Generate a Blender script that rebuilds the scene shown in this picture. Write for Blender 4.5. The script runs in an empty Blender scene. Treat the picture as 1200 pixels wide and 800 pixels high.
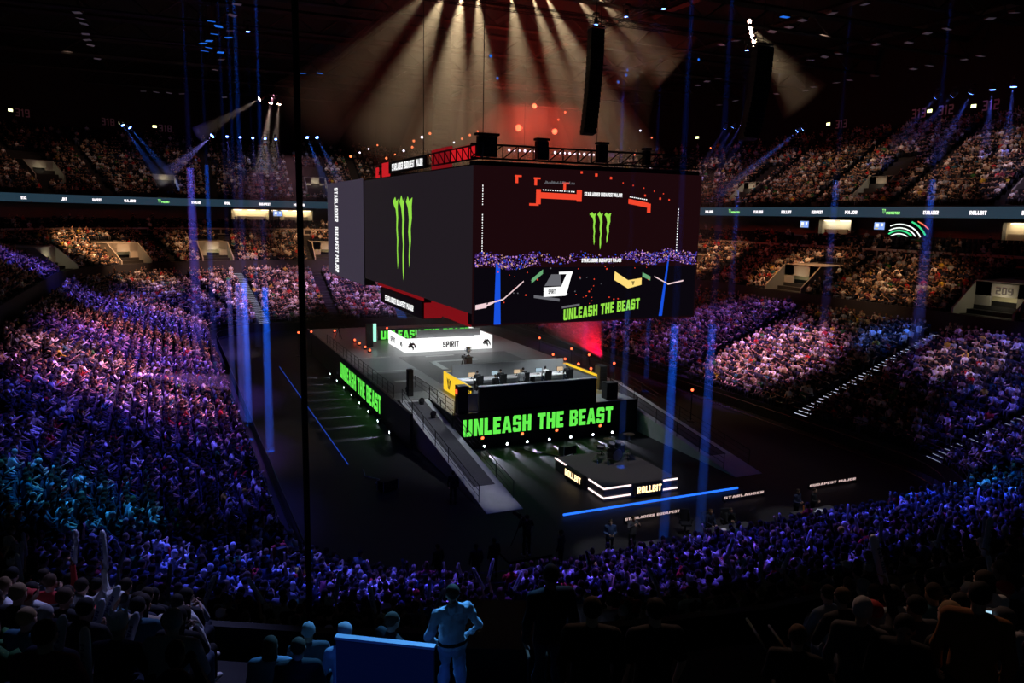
import bpy, bmesh, math, random
import numpy as np
from mathutils import Vector, Matrix
R = random.Random(7)
NR = np.random.RandomState(11)
scn = bpy.context.scene
COL = scn.collection
PI = math.pi

# ------------------------------------------------------------------ materials
MATS = {}
def mat(name, col, rough=.7, metal=0., noise=.0, nscale=6., spec=.3, emit=None, es=1., coat=0.):
    if name in MATS: return MATS[name]
    m = bpy.data.materials.new(name); m.use_nodes = True
    nt = m.node_tree; b = nt.nodes['Principled BSDF']
    b.inputs['Base Color'].default_value = (*col, 1)
    b.inputs['Roughness'].default_value = rough
    b.inputs['Metallic'].default_value = metal
    b.inputs['Specular IOR Level'].default_value = spec
    if coat: b.inputs['Coat Weight'].default_value = coat
    if noise:
        tc = nt.nodes.new('ShaderNodeTexCoord'); no = nt.nodes.new('ShaderNodeTexNoise')
        no.inputs['Scale'].default_value = nscale; no.inputs['Detail'].default_value = 3
        nt.links.new(tc.outputs['Object'], no.inputs['Vector'])
        mr = nt.nodes.new('ShaderNodeMapRange')
        mr.inputs['To Min'].default_value = 1 - noise; mr.inputs['To Max'].default_value = 1 + noise
        nt.links.new(no.outputs['Fac'], mr.inputs['Value'])
        mx = nt.nodes.new('ShaderNodeVectorMath'); mx.operation = 'SCALE'
        mx.inputs[0].default_value = col
        nt.links.new(mr.outputs['Result'], mx.inputs['Scale'])
        nt.links.new(mx.outputs['Vector'], b.inputs['Base Color'])
    if emit is not None:
        b.inputs['Emission Color'].default_value = (*emit, 1)
        b.inputs['Emission Strength'].default_value = es
    MATS[name] = m
    return m
def glow(name, col, s, sample=False):
    if name in MATS: return MATS[name]
    m = bpy.data.materials.new(name); m.use_nodes = True
    nt = m.node_tree; nt.nodes.clear()
    e = nt.nodes.new('ShaderNodeEmission'); o = nt.nodes.new('ShaderNodeOutputMaterial')
    e.inputs['Color'].default_value = (*col, 1); e.inputs['Strength'].default_value = s
    nt.links.new(e.outputs[0], o.inputs['Surface'])
    if not sample: m.cycles.emission_sampling = 'NONE'
    MATS[name] = m
    return m
def hazemat(name, dens, col=(1, 1, 1), aniso=0.2):
    if name in MATS: return MATS[name]
    m = bpy.data.materials.new(name); m.use_nodes = True
    nt = m.node_tree; nt.nodes.clear()
    v = nt.nodes.new('ShaderNodeVolumeScatter'); o = nt.nodes.new('ShaderNodeOutputMaterial')
    v.inputs['Color'].default_value = (*col, 1); v.inputs['Density'].default_value = dens
    v.inputs['Anisotropy'].default_value = aniso
    nt.links.new(v.outputs[0], o.inputs['Volume'])
    MATS[name] = m
    return m
def crowdmat():
    m = bpy.data.materials.new('crowd_clothes'); m.use_nodes = True
    nt = m.node_tree; b = nt.nodes['Principled BSDF']
    a = nt.nodes.new('ShaderNodeAttribute'); a.attribute_name = 'Col'
    nt.links.new(a.outputs['Color'], b.inputs['Base Color'])
    b.inputs['Roughness'].default_value = .8; b.inputs['Specular IOR Level'].default_value = .2
    return m

BLACK = mat('matte_black', (.012, .012, .014), .6, noise=.2)
DARKM = mat('dark_metal', (.03, .03, .035), .45, .6, noise=.15)
FLOORM = mat('arena_floor', (.02, .02, .023), .6, noise=.3, nscale=.6, spec=.2)
DECKM = mat('stage_deck', (.2, .215, .215), .38, noise=.12, nscale=1.2, spec=.45)
DECKD = mat('stage_deck_dark', (.07, .078, .08), .4, noise=.15, nscale=1.2, spec=.45)
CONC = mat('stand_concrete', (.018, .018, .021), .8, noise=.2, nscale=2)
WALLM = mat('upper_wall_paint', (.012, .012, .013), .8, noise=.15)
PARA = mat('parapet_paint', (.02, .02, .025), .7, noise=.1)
VOM = mat('vomitory_plaster', (.30, .29, .27), .8, noise=.06, nscale=1)
SEATM = mat('seat_plastic', (.045, .055, .085), .5, noise=.1)
RAILM = mat('grey_rail', (.35, .35, .38), .5, .2)
STEEL = mat('roof_steel', (.035, .035, .038), .5, .4)
PANEL = mat('ceiling_light_panel', (.5, .5, .55), .5)

# ------------------------------------------------------------------ mesh helpers
class MB:
    """collects polygons; build() links them as one mesh object"""
    def __init__(s): s.v = []; s.f = []; s.m = []; s.mi = 0
    def poly(s, pts):
        n = len(s.v); s.v.extend([tuple(p) for p in pts]); s.f.append(tuple(range(n, n + len(pts)))); s.m.append(s.mi); return s
    def box(s, c, d, rz=0., rx=0., ry=0.):
        M = Matrix.Translation(c) @ Matrix.Rotation(rz, 4, 'Z') @ Matrix.Rotation(ry, 4, 'Y') @ Matrix.Rotation(rx, 4, 'X')
        n = len(s.v); hx, hy, hz = d[0] / 2, d[1] / 2, d[2] / 2
        for x, y, z in ((-1,-1,-1),(1,-1,-1),(1,1,-1),(-1,1,-1),(-1,-1,1),(1,-1,1),(1,1,1),(-1,1,1)):
            s.v.append(tuple(M @ Vector((x*hx, y*hy, z*hz))))
        for f in ((0,3,2,1),(4,5,6,7),(0,1,5,4),(1,2,6,5),(2,3,7,6),(3,0,4,7)):
            s.f.append(tuple(n + i for i in f)); s.m.append(s.mi)
        return s
    def b2(s, x0, x1, y0, y1, z0, z1): return s.box(((x0+x1)/2, (y0+y1)/2, (z0+z1)/2), (abs(x1-x0), abs(y1-y0), abs(z1-z0)))
    def tube(s, pts, r, n=6, caps=True):
        pts = [Vector(p) for p in pts]; rs = r if isinstance(r, (list, tuple)) else [r] * len(pts)
        base = len(s.v)
        for i, p in enumerate(pts):
            d = (pts[min(i+1, len(pts)-1)] - pts[max(i-1, 0)])
            d = d.normalized() if d.length > 1e-9 else Vector((0, 0, 1))
            a = d.cross(Vector((0, 0, 1)))
            if a.length < .05: a = d.cross(Vector((1, 0, 0)))
            a.normalize(); b = d.cross(a)
            for k in range(n):
                t = 2*PI*k/n; s.v.append(tuple(p + (a*math.cos(t) + b*math.sin(t)) * rs[i]))
        for i in range(len(pts)-1):
            for k in range(n):
                k2 = (k+1) % n
                s.f.append((base+i*n+k, base+i*n+k2, base+(i+1)*n+k2, base+(i+1)*n+k)); s.m.append(s.mi)
        if caps:
            s.f.append(tuple(base+k for k in range(n))[::-1]); s.m.append(s.mi)
            s.f.append(tuple(base+(len(pts)-1)*n+k for k in range(n))); s.m.append(s.mi)
        return s
    def bar(s, p, q, w):
        return s.tube([p, q], w * .7071, 4)
    def lathe(s, c, prof, n=14):
        """prof: list of (r, z) about vertical axis at c"""
        base = len(s.v)
        for r, z in prof:
            for k in range(n):
                t = 2*PI*k/n; s.v.append((c[0]+r*math.cos(t), c[1]+r*math.sin(t), c[2]+z))
        for i in range(len(prof)-1):
            for k in range(n):
                k2 = (k+1) % n
                s.f.append((base+i*n+k, base+i*n+k2, base+(i+1)*n+k2, base+(i+1)*n+k)); s.m.append(s.mi)
        s.f.append(tuple(base+k for k in range(n))[::-1]); s.m.append(s.mi)
        s.f.append(tuple(base+(len(prof)-1)*n+k for k in range(n))); s.m.append(s.mi)
        return s
    def ball(s, c, r, n=10, m=6):
        rx, ry, rz = r if isinstance(r, (tuple, list)) else (r, r, r)
        base = len(s.v)
        for i in range(m+1):
            ph = PI*i/m
            for k in range(n):
                t = 2*PI*k/n
                s.v.append((c[0]+rx*math.sin(ph)*math.cos(t), c[1]+ry*math.sin(ph)*math.sin(t), c[2]+rz*math.cos(ph)))
        for i in range(m):
            for k in range(n):
                k2 = (k+1) % n
                s.f.append((base+i*n+k, base+(i+1)*n+k, base+(i+1)*n+k2, base+i*n+k2)); s.m.append(s.mi)
        return s
    def build(s, name, m, parent=None, smooth=False, loc=None, rot=None, bevel=0):
        me = bpy.data.meshes.new(name); me.from_pydata(s.v, [], s.f)
        ms = m if isinstance(m, (list, tuple)) else [m]
        for x in ms: me.materials.append(x)
        if len(ms) > 1: me.polygons.foreach_set('material_index', s.m)
        if smooth: me.polygons.foreach_set('use_smooth', [True]*len(s.f))
        me.update()
        o = bpy.data.objects.new(name, me); COL.objects.link(o)
        if parent is not None: o.parent = parent
        if loc is not None: o.location = loc
        if rot is not None: o.rotation_euler = rot
        if bevel:
            md = o.modifiers.new('bevel', 'BEVEL'); md.width = bevel; md.segments = 2; md.limit_method = 'ANGLE'
        return o
def tag(o, label=None, cat=None, group=None, kind=None):
    if label: o['label'] = label
    if cat: o['category'] = cat
    if group: o['group'] = group
    if kind: o['kind'] = kind
    return o
def empty(name, loc=(0, 0, 0), rz=0., label=None, cat=None, group=None):
    o = bpy.data.objects.new(name, None); COL.objects.link(o)
    o.location = loc; o.rotation_euler = (0, 0, rz); o.empty_display_size = .2
    return tag(o, label, cat, group)
def children_of(o): return [c for c in bpy.data.objects if c.parent == o]
def copy_tree(o, kids, parent=None):
    """kids: dict object -> list of children, gathered once"""
    c = o.copy(); COL.objects.link(c)
    if parent is not None: c.parent = parent
    for k in kids.get(o.name, []): copy_tree(k, kids, c)
    return c
def kids_map(o):
    out = {}
    def rec(x):
        ch = children_of(x); out[x.name] = ch
        for c in ch: rec(c)
    rec(o); return out
ORD = ['first','second','third','fourth','fifth','sixth','seventh','eighth','ninth','tenth','eleventh','twelfth','thirteenth','fourteenth','fifteenth','sixteenth','seventeenth','eighteenth','nineteenth','twentieth']
def ordn(i):
    if i < 20: return ORD[i]
    tens = ['twenty','thirty','forty','fifty','sixty','seventy','eighty','ninety'][(i+1)//10-2] if (i+1) % 10 else None
    if tens: return tens + '-' + ORD[(i+1) % 10 - 1]
    return ['twentieth','thirtieth','fortieth','fiftieth','sixtieth','seventieth','eightieth','ninetieth'][(i+1)//10-2]

# ------------------------------------------------------------------ block lettering
def rects(*a): return [((x0,y0),(x1,y0),(x1,y1),(x0,y1)) for x0,y0,x1,y1 in a]
S = .30; SZ_ = 2.5; PSC = 1.15
GL = {   # heavy condensed capitals in a box .8 wide, 1 high
 'U': (.8, rects((0,.12,S,1),(.5,.12,.8,1)) + [((.1,0),(.7,0),(.8,.12),(.8,.24),(0,.24),(0,.12))]),
 'N': (.82, rects((0,0,S,1),(.52,0,.82,1)) + [((.2,1),(.34,1),(.62,0),(.48,0))]),
 'L': (.66, rects((0,0,S,1),(0,0,.66,.24))),
 'E': (.68, rects((0,0,S,1),(0,0,.68,.22),(0,.78,.68,1),(0,.4,.6,.6))),
 'A': (.86, [((0,0),(.28,0),(.5,1),(.26,1)),((.86,0),(.58,0),(.36,1),(.6,1))] + rects((.2,.16,.66,.36))),
 'S': (.76, [((0,.1),(.1,0),(.66,0),(.76,.1),(.76,.22),(0,.22)),((0,.9),(.1,1),(.66,1),(.76,.9),(.76,.78),(0,.78))] + rects((0,.1,.28,.3),(.48,.1,.76,.56),(0,.44,.28,.9),(.48,.7,.76,.9),(.0,.42,.76,.6))),
 'H': (.8, rects((0,0,S,1),(.5,0,.8,1),(.2,.4,.6,.6))),
 'T': (.74, rects((0,.78,.74,1),(.22,0,.52,1))),
 'B': (.78, rects((0,0,S,1),(0,0,.66,.2),(0,.8,.66,1),(0,.41,.66,.6),(.5,.08,.78,.44),(.5,.56,.78,.92))),
 'P': (.76, rects((0,0,S,1),(0,.8,.66,1),(0,.36,.66,.56),(.48,.44,.76,.92))),
 'I': (.3, rects((0,0,S,1))),
 'R': (.78, rects((0,0,S,1),(0,.8,.66,1),(0,.38,.66,.56),(.5,.46,.78,.92)) + [((.3,.4),(.56,.4),(.8,0),(.5,0))]),
 'O': (.8, rects((0,.1,S,.9),(.5,.1,.8,.9),(.1,0,.7,.2),(.1,.8,.7,1))),
 'D': (.8, rects((0,0,S,1),(.5,.12,.8,.88),(0,0,.68,.2),(0,.8,.68,1))),
 'M': (1.06, rects((0,0,.28,1),(.78,0,1.06,1)) + [((.16,1),(.36,1),(.6,.3),(.46,.3)),((.9,1),(.7,1),(.46,.3),(.6,.3))]),
 'J': (.7, rects((.4,.1,.7,1),(.08,0,.62,.22),(0,.1,.26,.34))),
 'G': (.8, rects((0,.1,S,.9),(.1,0,.7,.2),(.1,.8,.7,1),(.5,.1,.8,.5),(.42,.36,.8,.54))),
 'Y': (.8, [((0,1),(.28,1),(.52,.4),(.32,.4)),((.8,1),(.52,1),(.28,.4),(.48,.4))] + rects((.26,0,.54,.5))),
 ' ': (.36, []),
 '0': (.7, rects((0,.1,.22,.9),(.48,.1,.7,.9),(.08,0,.62,.16),(.08,.84,.62,1))),
 '1': (.5, rects((.18,0,.38,1),(.02,.76,.3,.9))),
 '2': (.7, rects((0,0,.7,.16),(0,.84,.62,1),(.48,.5,.7,.92),(.04,.42,.64,.58),(0,.06,.22,.5))),
 '3': (.7, rects((0,0,.62,.16),(0,.84,.62,1),(.48,.06,.7,.94),(.14,.42,.6,.58))),
 '7': (.7, rects((0,.84,.7,1)) + [((.48,.84),(.7,.84),(.36,0),(.14,0))]),
 '8': (.7, rects((0,.06,.22,.94),(.48,.06,.7,.94),(.06,0,.64,.16),(.06,.84,.64,1),(.06,.42,.64,.58))),
 '9': (.7, rects((.48,.06,.7,.94),(0,.48,.22,.94),(.06,0,.64,.16),(.06,.84,.64,1),(.06,.42,.64,.58))),
}
def text_polys(txt, gap=.12):
    out = []; x = 0
    for ch in txt:
        w, ps = GL[ch]
        for p in ps: out.append([(px + x, py) for px, py in p])
        x += w + gap
    return out, x - gap
def put_text(mb, txt, origin, U, V, width, height, N, off=.02, gap=.12):
    """letters on a plane: origin lower-left, U/V unit vectors, N outward"""
    ps, w = text_polys(txt, gap); U, V, N, O = Vector(U), Vector(V), Vector(N), Vector(origin)
    for i, p in enumerate(ps):
        o = O + N * (off + .0006 * (i % 7))
        mb.poly([o + U*(px/w*width) + V*(py*height) for px, py in p])
def place2d(mb, pts, origin, U, V, N, off=.02):
    U, V, N, O = Vector(U), Vector(V), Vector(N), Vector(origin)
    mb.poly([O + N*off + U*a + V*b for a, b in pts])

# ------------------------------------------------------------------ bowl geometry
X0, X1, Y0, Y1, RC = 13.3, 37.0, 36.2, 103.0, 9.0
SEG = [('near', 'L'), ('nr', 'C'), ('right', 'L'), ('fr', 'C'), ('far', 'L'), ('fl', 'C'), ('left', 'L'), ('nl', 'C')]
CC = {'nr': (X1, Y0, -90), 'fr': (X1, Y1, 0), 'fl': (X0, Y1, 90), 'nl': (X0, Y0, 180)}
def bowl(D, seg, t):
    """t in 0..1 along the segment -> (x, y, nx, ny), n outward"""
    if seg == 'near': return X0+(X1-X0)*t, Y0-RC-D, 0., -1.
    if seg == 'right': return X1+RC+D, Y0+(Y1-Y0)*t, 1., 0.
    if seg == 'far': return X1-(X1-X0)*t, Y1+RC+D, 0., 1.
    if seg == 'left': return X0-RC-D, Y1-(Y1-Y0)*t, -1., 0.
    cx, cy, a0 = CC[seg]; a = math.radians(a0 + 90*t); c, s_ = math.cos(a), math.sin(a)
    return cx+(RC+D)*c, cy+(RC+D)*s_, c, s_
def seglen(D, seg):
    if seg in ('near', 'far'): return X1-X0
    if seg in ('right', 'left'): return Y1-Y0
    return (RC+D)*PI/2
def ring(D, ncorner=14, skip=()):
    pts = []
    for s_, k in (SEG if not skip else [q for q in SEG if q[0] in ('nr','right','fr','far','fl','left')]):
        if k == 'L': pts.append(bowl(D, s_, 0)[:2]); pts.append(bowl(D, s_, 1)[:2])
        else:
            for i in range(1, ncorner): pts.append(bowl(D, s_, i/ncorner)[:2])
    return pts
def sweep(mb, prof, skip=()):
    """prof: list of (D, z) -> swept surface all round the bowl, or only its far part"""
    rings = [[(x, y, z) for x, y in ring(D, 14, skip)] for D, z in prof]
    n = len(rings[0]); base = len(mb.v)
    for r_ in rings: mb.v.extend(r_)
    for i in range(len(rings)-1):
        for k in range(n-1 if skip else n):
            k2 = (k+1) % n
            mb.f.append((base+i*n+k, base+i*n+k2, base+(i+1)*n+k2, base+(i+1)*n+k)); mb.m.append(mb.mi)
    return mb
L1 = [(.85*i, 1.2+.33*i) for i in range(18)]
L2 = [(16.5+.85*j, 8.5+.38*j) for j in range(11)]
L2c = [(28.0+.9*j, 12.75+.45*j) for j in range(4)]
L3 = [(32.9+.82*j, 18.6+.58*j) for j in range(19)]
def tier_profile(rows, tread, start, end):
    p = list(start)
    for D, z in rows: p += [(D, z), (D+tread, z)]
    return p + list(end)
# floor, ceiling, walls, stands
fl = MB(); fl.poly([(-60, -30, 0), (110, -30, 0), (110, 175, 0), (-60, 175, 0)])
tag(fl.build('floor', FLOORM), kind='structure')
cl = MB(); cl.b2(-75, 125, -45, 190, 42, 42.4)
tag(cl.build('ceiling', mat('ceiling_black', (.02,.02,.022), .9, noise=.2)), kind='structure')
s1 = MB(); sweep(s1, tier_profile(L1, .85, [(0, 0), (0, 1.2)], [(15.3, 7.15), (16.2, 7.15)]))
tag(s1.build('lower_stand', CONC), kind='structure')
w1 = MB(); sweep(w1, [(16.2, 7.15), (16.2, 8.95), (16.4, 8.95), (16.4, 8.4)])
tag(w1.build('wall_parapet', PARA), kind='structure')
s2 = MB(); sweep(s2, tier_profile(L2, .85, [(16.4, 8.4)], [(25.85, 12.3), (27.4, 12.3), (27.4, 12.6)]))
tag(s2.build('middle_stand', CONC), kind='structure')
s3 = MB(); sweep(s3, tier_profile(L2c, .9, [(27.4, 12.6), (27.6, 12.6), (27.6, 12.75)], [(31.6, 14.7), (37.5, 14.7)]))
tag(s3.build('balcony_stand', CONC), kind='structure')
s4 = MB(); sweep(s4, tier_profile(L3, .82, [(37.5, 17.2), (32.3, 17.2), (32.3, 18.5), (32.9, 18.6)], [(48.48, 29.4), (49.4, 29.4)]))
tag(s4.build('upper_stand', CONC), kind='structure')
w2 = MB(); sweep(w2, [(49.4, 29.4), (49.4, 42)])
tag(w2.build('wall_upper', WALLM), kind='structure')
w3 = MB(); sweep(w3, [(37.5, 14.7), (37.5, 17.2)])
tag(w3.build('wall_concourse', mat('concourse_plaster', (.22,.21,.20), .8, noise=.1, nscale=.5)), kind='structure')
# ------------------------------------------------------------------ camera
CAMF, CP, CYAW, CRO, CH = 909., math.radians(9.15), math.radians(24.06), math.radians(1.1), 16.5
fw = Vector((math.sin(CYAW)*math.cos(CP), math.cos(CYAW)*math.cos(CP), -math.sin(CP)))
rt0 = Vector((math.cos(CYAW), -math.sin(CYAW), 0)); up0 = rt0.cross(fw)
rt = rt0*math.cos(CRO) + up0*math.sin(CRO); upv = up0*math.cos(CRO) - rt0*math.sin(CRO)
cd = bpy.data.cameras.new('camera'); cam = bpy.data.objects.new('camera', cd); COL.objects.link(cam)
cd.sensor_width = 36; cd.lens = CAMF/1200*36; cd.clip_start = .1; cd.clip_end = 600
Mc = Matrix((rt, upv, -fw)).transposed().to_4x4(); Mc.translation = Vector((0, 0, CH)); cam.matrix_world = Mc
scn.camera = cam
def proj(x, y, z):
    q = Vector((x, y, z-CH)); w = q.dot(fw)
    if w < .5: return None
    return 600+CAMF*q.dot(rt)/w, 400-CAMF*q.dot(upv)/w, w

# ------------------------------------------------------------------ low detail figures for the far crowd
def lp_tube(V, F, P, pts, rad, n, part, flat=1.):
    base = len(V)
    for i, p in enumerate(pts):
        p = np.array(p, float); d = np.array(pts[min(i+1, len(pts)-1)], float) - np.array(pts[max(i-1, 0)], float)
        d /= np.linalg.norm(d)+1e-9; a = np.array([1., 0, 0]) if abs(d[0]) < .8 else np.array([0, 1., 0])
        a = a - d*(a@d); a /= np.linalg.norm(a); b = np.cross(d, a)
        for k in range(n):
            t = 2*PI*k/n+.3; V.append(p+(a*math.cos(t)+b*math.sin(t)*flat)*rad[i]); P.append(part)
    for i in range(len(pts)-1):
        for k in range(n):
            k2 = (k+1) % n; F.append((base+i*n+k, base+i*n+k2, base+(i+1)*n+k2, base+(i+1)*n+k))
    F.append(tuple(base+k for k in range(n))[::-1]); F.append(tuple(base+(len(pts)-1)*n+k for k in range(n)))
def lp_ball(V, F, P, c, r, n, m, part, part2=None, cut=0.):
    base = len(V)
    for i in range(m+1):
        ph = PI*(i+.0)/m
        for k in range(n):
            t = 2*PI*k/n
            q = np.array([r[0]*math.sin(ph)*math.cos(t), r[1]*math.sin(ph)*math.sin(t), r[2]*math.cos(ph)])
            V.append(np.array(c)+q)
            P.append(part2 if part2 is not None and (q[2] > cut*r[2] or q[1] < -.25*r[1]) else part)
    for i in range(m):
        for k in range(n):
            k2 = (k+1) % n; F.append((base+i*n+k, base+(i+1)*n+k, base+(i+1)*n+k2, base+i*n+k2))
def lp_person(pose, lod):
    V, F, P = [], [], []
    n = 6 if lod else 5
    lean = {0: .02, 1: .03, 2: .22, 3: .0, 4: .08}[pose]
    sh = (0, lean*.9, 1.0)
    lp_tube(V, F, P, [(0, -.02, .44), (0, lean*.35, .68), (0, lean*.8, .92), (0, lean+.01, 1.04)], [.17, .165, .21, .08], n+1, 2, .62)
    lp_ball(V, F, P, (0, lean+.05, 1.17), (.085, .105, .13), n+1, 5 if lod else 4, 0, 1, .25)
    for s in (-1, 1):
        lp_tube(V, F, P, [(s*.09, .0, .5), (s*.13, .46, .52), (s*.12, .46, .1)], [.09, .075, .055], 4, 3)
        S_ = (s*.2, sh[1], .96)
        if pose == 0: E_, W_ = (s*.25, .1, .72), (s*.1, .34, .62)
        elif pose == 1: E_, W_ = (s*.25, .14, .76), (s*.04, .36, .92)
        elif pose == 2: E_, W_ = (s*.22, .36, .66), (s*.06, .48, .72)
        elif pose == 3: E_, W_ = ((s*.3, .14, 1.12), (s*.22, .2, 1.42)) if s > 0 else ((s*.25, .1, .72), (s*.1, .32, .62))
        else: E_, W_ = (s*.24, .12, .74), (s*.08, .34, .88)
        lp_tube(V, F, P, [S_, E_], [.065, .055], 4, 2)
        lp_tube(V, F, P, [E_, W_, tuple(np.array(W_)+(np.array(W_)-np.array(E_))*.3)], [.05, .035, .04], 4, 4 if lod else 0)
    return np.array(V), F, np.array(P)
TPL = {(p, l): lp_person(p, l) for p in range(5) for l in (0, 1)}
def lp_seat():
    V, F, P = [], [], []
    def bx(x0, x1, y0, y1, z0, z1, sh=0):
        b = len(V)
        for x, y, z in ((x0,y0,z0),(x1,y0,z0),(x1,y1,z0),(x0,y1,z0),(x0,y0-sh,z1),(x1,y0-sh,z1),(x1,y1-sh,z1),(x0,y1-sh,z1)):
            V.append(np.array([x, y, z])); P.append(5)
        for f in ((0,3,2,1),(4,5,6,7),(0,1,5,4),(1,2,6,5),(2,3,7,6),(3,0,4,7)): F.append(tuple(b+i for i in f))
    bx(-.23, .23, -.2, .2, .36, .42); bx(-.23, .23, -.26, -.21, .38, .86, .08)
    return np.array(V), F, np.array(P)
SEAT = lp_seat()
SHIRTS = [((.010,.010,.012), 38, 'black'), ((.015,.02,.05), 12, 'navy'), ((.07,.07,.08), 9, 'grey'), ((.8,.8,.8), 14, 'white'),
          ((.30,.36,.45), 6, 'pale blue'), ((.45,.03,.03), 3.5, 'red'), ((.04,.16,.05), 1.6, 'green'), ((.55,.42,.05), 1.2, 'yellow'),
          ((.42,.34,.25), 5, 'beige'), ((.14,.03,.05), 3, 'maroon'), ((.40,.40,.42), 7, 'light grey'), ((.03,.12,.17), 2, 'teal')]
SW = [s[1] for s in SHIRTS]
SKINS = [(.60,.38,.28), (.52,.31,.22), (.66,.45,.34), (.40,.23,.15)]
HAIRS = [(.015,.011,.009), (.03,.02,.012), (.08,.045,.02), (.2,.13,.06), (.01,.01,.012), (.3,.3,.3), (.35,.35,.37)]
HW = [34, 26, 18, 6, 12, 3, 2]
TROUS = [((.02,.025,.045), 40), ((.008,.008,.01), 40), ((.09,.09,.1), 10), ((.12,.16,.25), 10)]

# aisles: straight segments as positions in metres, corners as angles
AISLE = {'near': [], 'right': [45.9, 62, 80, 97], 'far': [32, 22.], 'left': [96, 79, 60.5, 45],
         'nr': [-75, -48, -16], 'fr': [25, 65], 'fl': [98, 118, 150], 'nl': [256.5, 205.]}
AISLE3 = {'near': [16, 30], 'right': [42, 54, 67, 80, 93], 'far': [34, 22, 12], 'left': [96, 79, 60.5, 45],
          'nr': [-75, -55, -35, -15], 'fr': [8, 24, 40, 56, 74], 'fl': [97, 108, 120, 133, 150], 'nl': [256.5, 205.]}
def in_aisle(seg, x, y, D, w, A=AISLE):
    for a in A[seg]:
        if seg in ('near', 'far'): d = abs(x-a)
        elif seg in ('right', 'left'): d = abs(y-a)
        else:
            cx, cy, a0 = CC[seg]; an = math.degrees(math.atan2(y-cy, x-cx))
            df = (an - a + 180) % 360 - 180
            d = abs(math.radians(df))*(RC+D)
        if d < w: return True
    return False
# vomitory openings: (segment, metres or angle, D0, D1, half width)
VOMS = [('right', 43.2, 16.5, 24.5, 2.6), ('right', 66.5, 16.5, 24.5, 2.6), ('right', 90, 16.5, 24.5, 2.6), ('fr', 40, 16.5, 24, 2.6),
        ('far', 24.5, 16.5, 23.5, 2.3), ('fl', 103.5, 16.5, 24.5, 2.2), ('fl', 163, 16.5, 24.5, 2.6), ('fl', 132, 16.5, 24.5, 2.4)]
VOM3 = [('right', 72.6, 34.5, 42, 1.8), ('right', 96.5, 34.5, 42, 1.8), ('fr', 30, 34.5, 42, 1.8), ('fl', 106.5, 34.5, 42, 1.7), ('fl', 130, 35.5, 42, 2.2), ('far', 26, 35, 42, 1.8), ('right', 52, 34.5, 42, 1.8)]
def in_vom(seg, x, y, D, V_):
    for sg, a, d0, d1, hw in V_:
        if sg != seg or D < d0-.9 or D > d1: continue
        if seg in ('near', 'far'): d = abs(x-a)
        elif seg in ('right', 'left'): d = abs(y-a)
        else:
            cx, cy, a0 = CC[seg]; an = math.degrees(math.atan2(y-cy, x-cx))
            df = (an - a + 180) % 360 - 180
            d = abs(math.radians(df))*(RC+D)
        if d < hw+.3: return True
    return False
RIM = lambda u: float(np.interp(u, (345,390,500,640,800,950,1100,1200,1260), (640,655,672,664,650,615,574,536,515)))
seats = []     # (dist, x, y, z, angle, tier, row, seg, order, occupied)
for tier, rows, tread, sp, A, Vs in ((1, L1, .85, .59, AISLE, []), (2, L2, .85, .59, AISLE, VOMS), (3, L2c, .9, .62, AISLE, []), (4, L3, .82, .57, AISLE3, VOM3)):
    for ri, (D0, z) in enumerate(rows):
        D = D0 + tread*.62
        for sg, k in SEG:
            n = int(seglen(D, sg)/sp)
            for i in range(n):
                x, y, nx, ny = bowl(D, sg, (i+.5)/n)
                if in_aisle(sg, x, y, D, .85, A) or (Vs and in_vom(sg, x, y, D, Vs)): continue
                pj = proj(x, y, z+1.1)
                if pj is None or not (-60 < pj[0] < 1260 and -20 < pj[1] < 860): continue
                if tier == 3 and pj[2] < 14: continue
                if tier == 1 and pj[0] > 345 and (sg in ('near', 'nl') or (sg == 'nr' and pj[0] < 1040)) and pj[1] < RIM(pj[0])-14: continue
                if tier == 2 and pj[2] < 30 and (232 < pj[0] < 985): continue
                if tier == 2 and pj[2] < 30 and ri > 7: continue
                if tier == 2 and pj[2] < 30 and pj[0] > 980 and ri < 3: continue
                # fill
                if tier == 1: pf = .95
                elif tier == 2: pf = .9
                elif tier == 3: pf = .28
                else:
                    pf = .93 - .035*max(0, ri-9) if sg in ('right', 'nr') else .85 - .06*max(0, ri-7)
                    if sg == 'right' and y < 80: pf = .96
                if tier == 1 and sg in ('left','fl') and ri > 15: pf = .8
                occ = R.random() < pf
                ang = math.atan2(-ny, -nx) - PI/2
                seats.append([pj[2], x, y, z, ang, tier, ri, sg, i, occ, pj[0], pj[1]])
seats.sort(key=lambda s: s[0])
N_IND = 298
cand = [s for s in seats if s[9] and 0 < s[10] < 1200 and s[11] < 792]
ind_people = cand[:N_IND]
ind_ids = set(id(s) for s in ind_people)
ind_seats = [s for s in seats if 0 < s[10] < 1200 and s[11] < 790][:298]
ind_seat_ids = set(id(s) for s in ind_seats)
print('seats', len(seats), 'occupied', sum(1 for s in seats if s[9]), 'ind to', ind_people[-1][0])

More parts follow.
